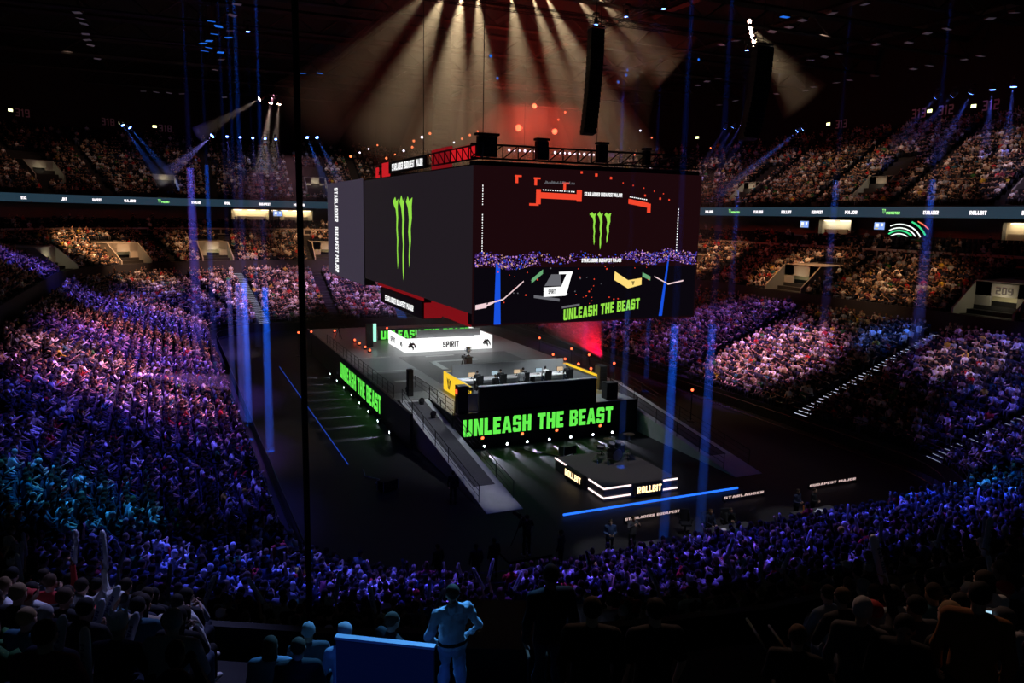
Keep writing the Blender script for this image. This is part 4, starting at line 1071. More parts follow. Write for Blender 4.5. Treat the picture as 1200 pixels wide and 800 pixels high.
# white and yellow desks
m.mi = 1
for p in ([(23.75,11.05),(25.45,11.1),(25.45,11.75),(23.75,11.7)], [(25.1,11.75),(25.5,11.1),(25.95,12.75),(25.55,12.75)], [(24.9,12.6),(25.95,12.62),(25.95,12.78),(24.9,12.76)]):
    m.poly([(a, YF-.026, b) for a, b in p])
m.mi = 3
put_text(m, 'SPIRIT', (24.1, YF, 11.25), (1,0,0), (0,0,1), .55, .3, FN, .035)
m.mi = 12
for p in ([(29.35,12.15),(30.55,11.5),(30.55,12.1),(29.4,12.75)], [(30.55,11.5),(31.7,11.75),(31.7,12.25),(30.55,12.1)]): m.poly([(a, YF-.026, b) for a, b in p])
m.mi = 3
for p in BEE: m.poly([(30.85+a*.25, YF-.035, 11.75+b*.3) for a, b in p])
m.mi = 13
for p in ([(22.8,12.0),(23.65,12.65),(23.65,12.95),(22.8,12.3)], [(31.75,12.35),(32.45,12.05),(32.45,12.35),(31.75,12.65)]): m.poly([(a, YF-.026, b) for a, b in p])
m.mi = 9
for p in ([(23.0,11.0),(25.0,10.7),(25.0,10.9),(23.0,11.2)], [(25.2,10.2),(26.6,10.35),(26.6,10.5),(25.2,10.35)], [(23.8,11.8),(25.1,11.8),(25.0,12.6),(24.3,12.6)]): m.poly([(a, YF-.024, b) for a, b in p])
m.mi = 14
for p in ([(18.7,10.3),(19.5,10.42),(19.5,10.75),(18.7,10.62)], [(19.5,10.5),(20.0,10.7),(20.0,10.8),(19.5,10.62)], [(19.6,10.65),(20.7,10.9),(20.7,11.0),(19.6,10.75)], [(20.7,10.9),(22.2,12.1),(22.2,12.2),(20.7,11.0)],
          [(32.8,12.3),(34.0,11.75),(34.0,11.83),(32.8,12.38)], [(34.0,11.7),(35.4,11.95),(35.4,12.05),(34.0,11.8)]): m.poly([(a, YF-.026, b) for a, b in p])
m.mi = 5
for p in ([(20.05,9.25),(20.55,9.25),(20.45,13.4),(20.15,13.4)], [(33.35,9.4),(33.65,9.4),(34.05,13.9),(33.95,13.9)]): m.poly([(a, YF-.012, b) for a, b in p])
m.mi = 1
z = 18.5
for k in range(26):
    if 8 <= k <= 10: continue
    R2(19.1, 19.16, 18.4-k*.17, 18.47-k*.17+rr.uniform(0,.04), 1); 
for k in range(16): R2(34.6, 34.68, 17.2-k*.2, 17.3-k*.2, 1)
PIC = [GREENY, LEDW, glow('picture_red', (1,.07,.03), .9), glow('picture_black', (0,0,0), 0), LEDY, glow('picture_blue', (.01,.09,.8), .9), glow('picture_violet', (.22,.10,.62), .8), glow('picture_pink', (.8,.35,.75), .9), glow('picture_amber', (.9,.5,.3), .8),
       glow('picture_grey', (.22,.22,.25), .6), glow('picture_hall_floor', (.003,.002,.004), 1), glow('picture_crowd_dark', (.06,.02,.16), 1), glow('picture_yellow', (1,.72,.2), 1), glow('picture_board_green', (.2,.55,.25), .7), glow('picture_pinkwhite', (1,.72,.75), .9)]
p = bp(m, 'picture', PIC, fs)
# side display
ss = bp(MB().b2(XL, XL+.12, YF+.1, YM, ZB+.8, ZT), 'side_display', SCR, vc); ss['label'] = 'tall dark side screen with a green claw emblem'
m = MB(); clawmb(m, (XL, 67.7, 10.9), (0,-1,0), (0,0,1), 6.0, 7.2, (-1,0,0)); t = bp(m, 'claw_emblem', GREENY, ss)
ws = bp(MB().b2(XL, XL+.12, YM+1.0, YB, ZB, ZT+.25), 'wing_display', SCRW, vc); ws['label'] = 'greyer far wing of the side screen'
m = MB()
put_text(m, 'STARLADDER', (XL, 93.6, 19.4), (0,0,-1), (0,-1,0), 3.9, 2.0, (-1,0,0), .03); bp(m, 'lettering', LEDW, ws); m = MB(); put_text(m, 'BUDAPEST MAJOR', (XL, 93.6, 14.9), (0,0,-1), (0,-1,0), 5.3, 2.0, (-1,0,0), .03)
bp(m, 'lettering', LEDW, ws)
# lower ring with lettered box and red glowing panels, upper ring
REDP = glow('red_light_as_glow', (.5,.012,.02), .4); REDB = glow('red_light_as_bright_glow', (1,.02,.03), .55)  # red light falling on the rings is put in as glow
lr = bp(MB().b2(XL-.1, XL+1.6, 58.8, 72.0, 8.3, 9.7), 'lower_box', BLACK, vc)
m = MB(); put_text(m, 'STARLADDER BUDAPEST MAJOR', (XL-.1, 70.2, 8.62), (0,-1,0), (0,0,1), 9.0, .5, (-1,0,0)); bp(m, 'lettering', LEDW, lr)
m = MB(); m.b2(XL+.05, XL+1.5, 58.7, 58.8, 8.35, 9.6); m.b2(XL+.6, XL+.7, 50, 58.7, 8.85, 9.95); m.b2(XL+.05, XL+.1, 59, 73.5, 9.72, 9.98); bp(m, 'red_glow_panel', REDP, vc)
m = MB(); m.b2(19.9, 35, 50, 77, 9.95, 10.1); bp(m, 'underside', BLACK, vc)
ur = bp(MB().b2(XL+.5, XL+.7, 60.0, 71.0, 20.15, 21.15), 'upper_box', BLACK, vc)
m = MB()
for a, b, c in ((69.8, 3.6, 'STARLADDER'), (65.8, 2.9, 'BUDAPEST'), (62.4, 1.8, 'MAJOR')): put_text(m, c, (XL+.5, a, 20.35), (0,-1,0), (0,0,1), b, .6, (-1,0,0))
bp(m, 'lettering', LEDW, ur)
for b_ in ((XL+.5, XL+.7, 71.2, 73.4, 19.9, 21.2), (XL+.5, XL+.7, 75.0, 75.8, 19.4, 20.9), (XL+.9, XL+1.0, 48.8, 55.0, 20.35, 21.3)): bp(MB().b2(*b_), 'red_glow_banner', REDB, vc)
m = MB(); m.b2(XL+.9, XL+1.0, 55, 59.6, 20.0, 21.5); bp(m, 'red_glow_drape', REDP, vc)
# boxes hung along the top of the front truss
for i, (x, w_, h) in enumerate(((19.6, 1.3, 1.3), (23.6, .8, 1.2), (28.3, .7, 1.2), (32.0, .4, 1.0))):
    m = MB(); m.box((0,0,0), (w_, .5, h)); m.box((0,0,h/2+.12), (w_*1.2, .6, .15)); o = m.build('loudspeaker', BLACK)
    o.location = (x, YF+.55, ZT+.6+h/2); tag(o, '%s dark loudspeaker box from the left standing on the front truss of the cube' % ORD[i], 'speaker', 'speaker boxes on the cube')

# fixings to the roof
for x in (XL+1, XR-1):
    for y in (YF+1, 62, YM-1): m = MB(); m.tube([(x, y, ZT+.4), (x, y, 38)], .03, 5); bp(m, 'hanging_cable', DARKM, vc)
# ------------------------------------------------------------------ ribbon board, rails, vomitories, wall signs
m = MB(); sweep(m, [(32.28, 17.25), (32.22, 17.25), (32.22, 18.45), (32.28, 18.45)])
RIBM = mat('ribbon_led_panel', (.02,.02,.02), .4, emit=(.022,.055,.085), es=.7)
rb = empty('ribbon_board', (25, 70, 17.2), 0, 'long dark teal ribbon screen with small white and green logos round the upper tier', 'ribbon screen')
bp(m, 'screen', RIBM, rb)
RW = glow('ribbon_white', (1,.93,.97), 1.5); RG = glow('ribbon_green', (.35,1,.25), 1.2)
mw = MB(); mg = MB(); cnt = 0
names = ['ROLLBIT', 'STARLADDER', None, 'MAJOR', 'BUDAPEST']
for sg, k in SEG:
    if sg in ('near', 'nl'): continue
    L = seglen(32.2, sg); n = max(2, int(round(L/5.6)))
    for i in range(n):
        x, y, nx, ny = bowl(32.18, sg, (i+.5)/n); nm = names[cnt % 5]; cnt += 1
        U = Vector((ny, -nx, 0)); N = Vector((-nx, -ny, 0)); W_ = 1.9
        o = Vector((x, y, 17.6)) - U*(W_/2)
        if nm: put_text(mw, nm, o, U, (0,0,1), W_, .42, N, .02)
        else:
            emblem(mg, CLAW, o, U, (0,0,1), .5, .62, N, .02); put_text(mg, 'MONSTER', o+U*.6, U, (0,0,1), W_, .3, N, .02)
bp(mw, 'white_lettering', RW, rb); bp(mg, 'green_lettering', RG, rb)
# balcony rail (grey frame with dark glass) round the bowl
m = MB(); m.mi = 0
sweep(m, [(27.42, 13.48), (27.42, 13.72), (27.58, 13.72), (27.58, 13.48), (27.42, 13.48)], True)
sweep(m, [(27.46, 12.6), (27.46, 12.78), (27.54, 12.78), (27.54, 12.6)], True)
for sg, k in SEG:
    if sg in ('near', 'nl'): continue
    n = int(seglen(27.5, sg)/1.9)
    for i in range(n):
        x, y, nx, ny = bowl(27.5, sg, (i+.5)/n); m.box((x, y, 13.15), (.12, .24, .85), math.atan2(ny, nx))
m.mi = 1
sweep(m, [(27.49, 12.8), (27.49, 13.5)], True)
tag(m.build('trim_1', [mat('rail_pale_grey', (.42,.40,.42), .5), mat('rail_dark_glass', (.03,.03,.035), .2, spec=.5)]), kind='structure')
# vomitories: boxes cut into the tiers with a lit doorway facing the stage
def vomit(sg, a, d0, d1, hw, z0, z1, lit, name_i, num=None):
    if sg in ('far', 'near'): t = (X1-a)/(X1-X0) if sg == 'far' else (a-X0)/(X1-X0)
    elif sg in ('right', 'left'): t = (a-Y0)/(Y1-Y0) if sg == 'right' else (Y1-a)/(Y1-Y0)
    else: t = ((a - CC[sg][2]) % 360)/90
    x, y, nx, ny = bowl(0, sg, t); N = Vector((nx, ny, 0)); U = Vector((-ny, nx, 0)); O = Vector((x, y, 0))
    P = lambda d, s_, z: tuple(O+N*d+U*s_+Vector((0,0,z)))
    o = tag(empty('vomitory_%d' % name_i, P((d0+d1)/2, 0, z0)), kind='structure')
    m = MB(); dm = d0+2.6
    w_ = .18
    def slab(dA, dB, sA, sB, zA, zB):
        pts = [P(d, s_, z) for z in (zA, zB) for d, s_ in ((dA, sA), (dB, sA), (dB, sB), (dA, sB))]
        n = len(m.v); m.v.extend(pts)
        for f in ((0,3,2,1),(4,5,6,7),(0,1,5,4),(1,2,6,5),(2,3,7,6),(3,0,4,7)): m.f.append(tuple(n+i for i in f)); m.m.append(m.mi)
    m.mi = 0
    for s_ in (-1, 1):
        # sloping side walls
        pts = [P(d0, s_*hw, z0-.2), P(d1, s_*hw, z0-.2), P(d1, s_*hw, z1+.5), P(dm, s_*hw, z1+.3), P(d0, s_*hw, z0+1.0)]
        q = [P(d0, s_*(hw+w_), z0-.2), P(d1, s_*(hw+w_), z0-.2), P(d1, s_*(hw+w_), z1+.5), P(dm, s_*(hw+w_), z1+.3), P(d0, s_*(hw+w_), z0+1.0)]
        m.poly(pts); m.poly(q)
        for i in range(5): m.poly([pts[i], pts[(i+1)%5], q[(i+1)%5], q[i]])
    slab(dm, dm+.2, -hw, -hw*.45, z0-.2, z1+.3); slab(dm, dm+.2, hw*.45, hw, z0-.2, z1+.3); slab(dm, dm+.2, -hw, hw, z0+2.1, z1+.3)
    slab(dm, d1, -hw-w_, hw+w_, z1+.2, z1+.35)
    m.mi = 1; slab(d0, dm, -hw, hw, z0-.15, z0-.05)
    c = m.build('surround', [VOM, CONC]); off = o.location; c.data.transform(Matrix.Translation(-off)); c.parent = o
    m = MB(); slab(dm+.9, dm+1.0, -hw, hw, z0-.2, z0+2.3)
    c = m.build('inner_wall', mat('lit_corridor_wall', (.75,.7,.5), .8)); c.data.transform(Matrix.Translation(-off)); c.parent = o
    if num:
        m = MB(); put_text(m, num, P(dm, .75, z0+2.3), -U, (0,0,1), 1.5, .6, -N, .03)
        if m.f: c = m.build('number', mat('sign_grey', (.09,.08,.09), .7)); c.data.transform(Matrix.Translation(-off)); c.parent = o
    if lit:
        l = bpy.data.lights.new('corridor_lamp', 'POINT'); l.energy = lit; l.color = (1,.86,.55); l.shadow_soft_size = .3
        lo = bpy.data.objects.new('corridor_lamp', l); COL.objects.link(lo); lo.location = Vector(P(dm-.9, 0, z0+2.1))
    # dark parapet in front
    return o
for i, (sg, a, d0, d1, hw) in enumerate(VOMS):
    vomit(sg, a, d0, d1, hw, 8.4, 11.4, [45, 25, 25, 20, 25, 60, 40, 20][i], i+1, ['209', None, None, None, None, None, None, None][i])
for i, (sg, a, d0, d1, hw) in enumerate(VOM3):
    z = 18.6+.58*int((d0-32.9)/.82)
    vomit(sg, a, d0, d1, hw, z, z+2.9, [25, 40, 0, 60, 20, 45, 0][i], i+20)
# side walls of the aisles (pale stair flanks) are left to the concrete; lit step noses on the aisles
def steps(sg, a, rows, tread, name, lab, gm, wdt=.75, sel=None):
    o = tag(empty(name, (0,0,0)), lab, 'stairs')
    m = MB(); ml = MB()
    for D, z in rows:
        if sg in ('right',): x, y, nx, ny = X1+RC+D, a, 1., 0.
        elif sg == 'left': x, y, nx, ny = X0-RC-D, a, -1., 0.
        elif sg == 'far': x, y, nx, ny = a, Y1+RC+D, 0., 1.
        else:
            cx, cy, a0 = CC[sg]; an = math.radians(a); nx, ny = math.cos(an), math.sin(an); x, y = cx+(RC+D)*nx, cy+(RC+D)*ny
        rz = math.atan2(ny, nx); N = Vector((nx, ny, 0))
        for h, (dd, zz) in enumerate(((.0, 0), (tread/2, .165))):
            c = Vector((x, y, z+zz)) + N*(dd+tread/4)
            m.box((c.x, c.y, z+zz/2+.0), (tread/2, wdt*2, zz+.02), rz)
            e = Vector((x, y, z+zz+.02)) + N*(dd+.03)
            ml.box((e.x, e.y, e.z), (.06, wdt*1.8, .02), rz)
    m.build('tread', CONC, o); ml.build('step_light', gm, o)
    return o
STL = glow('step_light_white', (.75,.8,1), .9); STD = glow('step_light_dim', (.6,.66,1), .35); STW = glow('step_light_warm', (1,.9,.7), .9)
steps('right', 45.9, L1, .85, 'aisle_stairs', 'lit aisle stairs climbing the right stand beside the bright crowd block', STL)
steps('nr', -16, L1, .85, 'aisle_stairs', 'lit aisle stairs at the far right edge of the lower stand', STD)
steps('fl', 98, L1, .85, 'aisle_stairs', 'lit aisle stairs on the far left stand beyond the stage', STL)
steps('nl', 256.5, L1[6:], .85, 'aisle_stairs', 'lit aisle stairs in front of the camera below the standing man', STD)
steps('left', 60.5, L1[:4], .85, 'aisle_stairs', 'short lit stair foot at the bottom of the left stand', STD)
steps('far', 32, L1, .85, 'aisle_stairs', 'blue lit aisle stairs left of the cube corner', glow('step_light_blue', (.02,.2,1), .8))
# exit signs and section numbers on the upper wall
EXG = glow('exit_sign_glow', (.95,1,.45), 2.5)
NUMM = mat('section_number_paint', (.85,.85,.9), .7)
def on_wall(x, y, z, D=49.3):
    dx = 0 if X0 <= x <= X1 else (x-X1 if x > X1 else x-X0); dy = 0 if Y0 <= y <= Y1 else (y-Y1 if y > Y1 else y-Y0)
    n = Vector((dx, dy, 0)).normalized(); c = Vector((x-dx, y-dy, 0)); p = c+n*(RC+D); return p, n
for i, (t_, x, y, z) in enumerate((('319',-20,150.6,31.5),('318',-8.1,156.9,31.5),('318',1,159.8,31.2),('313',95,91.6,31.4),('313',95,78.1,31.5),('312',95.1,74,31.5),('312',95.1,67.8,31.4))):
    p, n = on_wall(x, y, z); U = Vector((n.y, -n.x, 0)); m = MB()
    put_text(m, t_, Vector((0,0,-.6))-U*1.1, U, (0,0,1), 2.2, 1.25, -n, .0)
    o = m.build('section_number', NUMM); o.location = (p.x, p.y, z)
    tag(o, 'pale section number %s on the dark upper wall, %s from the left' % (t_, ORD[i]), 'sign', 'section numbers')
for i, (x, y, z) in enumerate(((-21.6,149.4,31.7),(-6.2,157.7,31.5),(-.8,159.3,31.4),(91.7,122.4,31.7),(95.1,93.9,31.6),(95,76.2,31.6),(95.1,69.9,31.5))):
    p, n = on_wall(x, y, z, 49.0); o = empty('exit_sign', (p.x, p.y, z), math.atan2(n.y, n.x)-PI/2, 'small yellow glowing exit sign on the upper wall, %s from the left' % ORD[i], 'sign', 'exit signs')
    m = MB(); m.box((0,.06,0), (.8,.1,.5)); m.build('case', BLACK, o)
    m = MB(); m.box((0,-.0,0), (.7,.02,.4)); m.build('face', EXG, o)
# television screens and bright suite rooms behind the balcony
def suite(sg, t, w_, col, e, label, furn=False, z=15.9, h=1.9, depth=36.8):
    x, y, nx, ny = bowl(depth, sg, t); rz = math.atan2(ny, nx)-PI/2
    o = empty('suite_window', (x, y, z), rz, label, 'lit room', None)
    m = MB(); m.box((0, .3, 0), (w_, .06, h)); m.build('back_wall', mat('suite_wall_'+label[:12].replace(' ', '_'), col, .8), o)
    m = MB()
    for s_ in (-1, 1): m.box((s_*(w_/2+.1), 0, 0), (.2, .7, h+.2))
    m.box((0, 0, h/2+.1), (w_+.4, .7, .2)); m.build('frame', mat('suite_frame', (.12,.11,.10), .7), o)
    m = MB(); k = max(1, int(w_/2))
    for i in range(k): m.box((-w_/2+(i+.5)*w_/k, .1, h/2-.1), (w_/k*.6, .2, .08))
    m.build('ceiling_lamp', glow('suite_lamp_glow', (1,.85,.6), 4, False), o)
    m = MB(); m.box((0, .05, -h/2+.35), (w_*.7, .35, .7)); m.build('counter', mat('suite_counter', (.35,.28,.2), .6), o)
    l = bpy.data.lights.new('suite_lamp', 'AREA'); l.shape = 'RECTANGLE'; l.size = w_*.8; l.size_y = .3; l.energy = e; l.color = (1,.82,.55)
    lo = bpy.data.objects.new('suite_lamp', l); COL.objects.link(lo); lo.parent = o; lo.location = (0, -.35, h/2-.12); lo.rotation_euler = (.5, 0, 0)
    return o
suite('right', .13, 6.0, (.6,.62,.6), 90, 'bright white suite room behind the balcony at far right')
suite('right', .27, 3.0, (.6,.5,.35), 30, 'warm lit doorway beside the white suite on the right balcony')
suite('right', .64, 5.5, (.6,.58,.5), 60, 'pale lit room behind the right balcony under the ribbon')
suite('far', .62, 6.0, (.7,.6,.4), 90, 'long warm lit room behind the far balcony beside the cube')
suite('far', .95, 7.0, (.7,.6,.4), 90, 'warm lit room behind the far left balcony')
suite('far', .785, 1.5, (.5,.45,.35), 25, 'dim lit room between the two warm rooms of the far balcony')
for i, (sg, t) in enumerate((('right', .235), ('right', .72), ('right', .53), ('fl', .62), ('far', .76), ('fr', .3))):
    x, y, nx, ny = bowl(36.4, sg, t); o = empty('television', (x, y, 16.2), math.atan2(ny, nx)-PI/2, ['bright television left of the white suite on the right balcony','television beside the pale room on the right balcony','small television on the right concourse near the green artwork','television on the far left concourse','slim lit display on the far concourse','television on the far right concourse'][i], 'television')
    m = MB(); m.box((0,0,0), (1.7,.08,1.0)); m.build('case', BLACK, o)
    m = MB(); m.mi = 0; m.box((0,-.05,0), (1.56,.01,.88)); m.mi = 1; m.box((-.35,-.06,.1), (.5,.01,.4)); m.box((.4,-.06,.15), (.3,.01,.35)); m.mi = 2; m.box((-.4,-.06,-.3), (.5,.01,.14)); m.build('display', [glow('tv_blue', (.25,.4,.9), 1.1), glow('tv_white', (.9,.95,1), 1.2), glow('tv_yellow', (.9,.7,.1), .8)], o)
# striped green, white and red wall artwork
x, y, nx, ny = bowl(37.0, 'right', .475); o = empty('wall_artwork', (x, y, 15.9), math.atan2(ny, nx)-PI/2, 'backlit wall artwork of white, green and red curved stripes on the concourse', 'artwork')
m = MB(); m.box((0,.1,0), (6,.1,2.2)); m.build('board', BLACK, o)
m = MB()
for k, (mi, r0) in enumerate(((1,3.6),(0,3.0),(0,2.5),(1,2.1),(0,1.7),(1,1.3),(2,4.2))):
    m.mi = mi; th = .16 if mi != 1 else .22; N_ = 14; cx, cz = (-1.2, -2.2) if mi != 2 else (-.6, -2.6)
    for j in range(N_):
        a0, a1 = PI*(.15+.62*j/N_), PI*(.15+.62*(j+1)/N_)
        q = [(cx+r0*1.1*math.cos(a), cz+r0*math.sin(a)*.9, r_) for a, r_ in ()]
        P4 = [(cx+(r0+dr)*1.1*math.cos(a), cz+(r0+dr)*math.sin(a)*.9) for a, dr in ((a0,0),(a1,0),(a1,th),(a0,th))]
        if all(abs(px) < 2.95 and abs(pz) < 1.05 for px, pz in P4): m.poly([(px, .03-.004*k, pz) for px, pz in P4])
m.build('stripes', [glow('art_white', (.9,1,.95), 1.2), glow('art_green', (.05,.7,.25), 1.0), glow('art_red', (1,.2,.1), 1.0)], o)

# ------------------------------------------------------------------ roof steel, trusses, hanging speakers, lamps
m = MB()
for y in range(30, 170, 14): m.bar((-50, y, 40), (105, y, 40), .5); m.bar((-50, y, 37.8), (105, y, 37.8), .3)
for x in range(-40, 105, 16): m.bar((x, 20, 41), (x, 170, 41), .5)
for y in range(30, 170, 14):
    for x in range(-48, 104, 6): m.bar((x, y, 37.8), (x+3, y, 40), .14); m.bar((x+3, y, 40), (x+6, y, 37.8), .14)
tag(m.build('trim_2', STEEL), kind='structure')
def truss(p, q, name, label, w_=.5):
    p, q = Vector(p), Vector(q); mid = (p+q)/2; o = tag(empty(name, mid), label, 'truss', None); m = MB(); d = (q-p).normalized(); a = d.cross(Vector((0,0,1))).normalized()*w_/2; b = Vector((0,0,w_/2))
    ch = [a+b, a-b, -a-b, -a+b]
    for c in ch: m.tube([p+c-mid, q+c-mid], .035, 5)
    m.build('chords', STEEL, o); m = MB(); n = max(2, int((q-p).length/w_/1.6))
    for i in range(n):
        s_, e = p.lerp(q, i/n), p.lerp(q, (i+1)/n)
        for k in range(4): m.tube([s_+ch[k]-mid, e+ch[(k+1) % 4]-mid], .018, 4)
    m.build('braces', STEEL, o); return o
truss((16, 62, 33.5), (45, 62, 33.5), 'lighting_truss', 'lighting truss hung across the hall above the front of the cube')
truss((22, 92, 32.5), (52, 92, 32.5), 'lighting_truss', 'long truss hung behind the cube under the roof')
truss((20, 56, 35), (20, 100, 35), 'lighting_truss', 'truss running lengthwise above the left side of the cube')
truss((40, 56, 35), (40, 100, 35), 'lighting_truss', 'truss running lengthwise above the right side of the cube')
truss((36.5, 86, 24.4), (52, 86, 24.4), 'lighting_truss', 'low truss with a row of white lamps behind the cube top')
def array(x, y, zt, n, h, w_, label, curve=.05, lean=0.):
    o = empty('line_array', (x, y, zt), lean, label, 'speaker'); 
    m = MB(); m.box((0,0,.15), (w_*.9,.9,.12)); m.tube([(0,0,.2),(0,0,38.5-zt)], .03, 5); m.build('hanging_bumper', DARKM, o)
    yy = 0; zz = 0; a = 0
    for k in range(n):
        m = MB(); m.box((0, yy, zz-h/2), (w_, .75, h*.93), rx=-a); m.box((0, yy-.39, zz-h/2-.0), (w_*.8, .03, h*.7), rx=-a); m.build('cabinet', BLACK, o)
        zz -= h*math.cos(a); yy += h*math.sin(a)*.9; a += curve
    return o
array(34.0, 60, 32.2, 20, .43, 1.25, 'long black line array hanging right of centre above the cube', .012)
array(43.2, 50, 29.9, 18, .39, 1.6, 'big black curved line array hanging at the right of the cube', .02)
array(28.6, 84, 36.2, 22, .55, 1.7, 'dim line array hanging left of centre in the haze', .01)
def roof_lamp(loc, tgt, label, gm, group, r=.28):
    o = empty('roof_spotlight', loc, 0, label, 'stage light', group); d = (Vector(tgt)-Vector(loc)).normalized()
    m = MB(); m.box((0,0,.75), (.5,.4,.18)); m.build('base', DARKM, o)
    m = MB(); m.bar((-.36,0,0), (-.36,0,.7), .06); m.bar((.36,0,0), (.36,0,.7), .06); m.bar((-.36,0,.68), (.36,0,.68), .06); m.build('yoke', DARKM, o)
    m = MB(); m.tube([-d*.4, -d*.25, d*.15, d*.3], [r*.6, r, r, r*1.05], 12); m.build('head', DARKM, o)
    m = MB(); m.tube([d*.301, d*.32], [r, r*.95], 12); m.build('lens', gm, o)
    return o
HZ = hazemat('beam_haze', .03)
def beam(o, loc, tgt, power, col, deg, length=None, r0=.22, dens=None, mat_=None, zsplit=None):
    """spot lamp with the haze that its beam passes through"""
    loc, tgt = Vector(loc), Vector(tgt); d = (tgt-loc).normalized(); L = length or (tgt-loc).length
    s_ = spot('beam_source', loc+d*.35, tgt, power, col, deg, .25, .08)
    s_.parent = o; s_.location = d*.35
    rr_ = math.tan(math.radians(deg/2))
    for a_, b_, mm in (((.34, L, mat_ or HZ),) if not zsplit else ((.34, loc.z-zsplit, hazemat('beam_haze_thin', .0025)), (loc.z-zsplit, L, hazemat('beam_haze_dense', .12)))):
        m = MB(); m.tube([d*a_, d*b_], [.09+rr_*a_, .09+rr_*b_], 16); h = m.build('haze', mm, o, True)
        h['label'] = 'glowing haze of the light beam'
    return s_
LB = []
# upper tier blue lamps: far wall row and right wall row
def bl(loc, tgt, lab, col, power, deg, L, grp='blue lamps over the upper tier', gm=None, r=.3):
    o = roof_lamp(loc, tgt, lab, gm or BLG, grp, r); beam(o, loc, tgt, power, col, deg, L); return o
VI = (.16,.16,1); BB = (.02,.16,1)
bl((-5.7,148.2,30.5), (.4,145,20.5), 'left one of two blue spotlights aimed at a far left stair', BB, 9000, 9, None)
bl((-4.7,148.6,30.2), (2.4,146,21.0), 'right one of two blue spotlights aimed at a far left stair', BB, 9000, 9, None)
bl((8.7,151.5,29.8), (.8,148,22.5), 'violet spotlight throwing a slanting beam to the left', (.3,.25,1), 12000, 13, None, r=.4)
for i, (x, dx) in enumerate(((11,0),(13.2,.2),(15.4,-.2),(17.5,.8),(19.4,.6))):
    bl((x,151.6,29.9), (x+dx,146,20), '%s small violet lamp from the left in the row above the far upper tier' % ORD[i], VI, 2600 if i != 3 else 4500, 9, 10, r=.24)
bl((25.0,151.6,30.5), (27.6,143,19.5), 'left one of two bright blue spotlights behind the thin black rope', BB, 9000, 9, None)
bl((26.8,151.6,30.6), (30.0,143,20.5), 'right one of two bright blue spotlights behind the thin black rope', BB, 9000, 9, None)
for i, (y, z, pw) in enumerate(((58.8,31.9,6000),(61.2,31.9,6000),(63.6,31.8,6000),(65.9,31.8,3500),(68.1,31.9,3000))):
    bl((86,y,z), (86.3,y+(3.6 if i > 1 else .3)+ (3 if i>2 else 0),25.6), '%s blue lamp from the right in the row above the right upper tier' % ORD[i], (.08,.14,1), pw, 12, 6.5 if i < 2 else 8.5, 'blue lamps over the right upper tier', r=.34)
for i, (y, z) in enumerate(((107.2,31.9),(105.2,31.9),(103.2,32),(100.8,32))):
    bl((86,y,z), (85,y+4,26), '%s small blue lamp from the left beside the big line array' % ORD[i], VI, 2600, 10, 8, 'blue lamps beside the line array', r=.28)
for i, (y, z) in enumerate(((90.6,29.9),(89.4,30))):
    bl((86,y,z), (79.5,99.5+i*1.0,20.5), '%s one of two blue spotlights aimed along a right upper stair' % ['left','right'][i], BB, 9000, 7, None, 'stair spotlights')
# tall vertical blue beams over the floor
for i, (x, y, zb, pw, dg, lb) in enumerate(((4.95,58,1.3,9000,.75,'bright blue beam at the foot of the left stand'),(6.0,54.5,0,8000,.85,'bright vertical blue beam just left of the rope'),(4.5,57.5,1.5,3600,.5,'thin blue beam touching the brightest one'),
        (5.4,62,0,2600,.5,'blue beam fourth in the left cluster'),(4.2,61.5,2,2200,.45,'faint blue beam second in the left cluster'),(3.2,66,3,1500,.7,'faint blue beam at the left of the cluster'),(2.2,72,4,900,1.6,'dim blue beam above the left stand'),(9.0,90,1.5,700,1.0,'dim blue beam behind the left cluster'),
        (22.3,30.7,.1,4200,.55,'blue beam passing the right of the two standing presenters'),(24.3,30.4,.1,2600,.6,'blue beam at the left of the seated pair'),(25.9,40.6,.9,900,.5,'thin blue beam landing on the drum riser'),(42.0,62,1.2,1600,.6,'thin blue beam before the right crowd'),(40.6,66,1.2,1600,.6,'thin blue beam below the cube corner'),
        (39.6,70,1.2,1600,.6,'thin blue beam under the right edge of the cube'),(60,72,8,500,1.6,'wide dim blue beam before the right middle tier'),(52,50,5,450,1.5,'dim blue beam above the right stand'),(56,44,6.5,700,1.9,'dim blue beam over the right stair'))):
    loc = (x, y, 35.5); t_ = (x, y, zb)
    o = roof_lamp(loc, t_, 'roof lamp throwing the '+lb, BLG, None, .2); sp_ = beam(o, loc, t_, pw*260, (.005,.12,1), dg, None, zsplit=(11.5 if zb < 3 else 20))
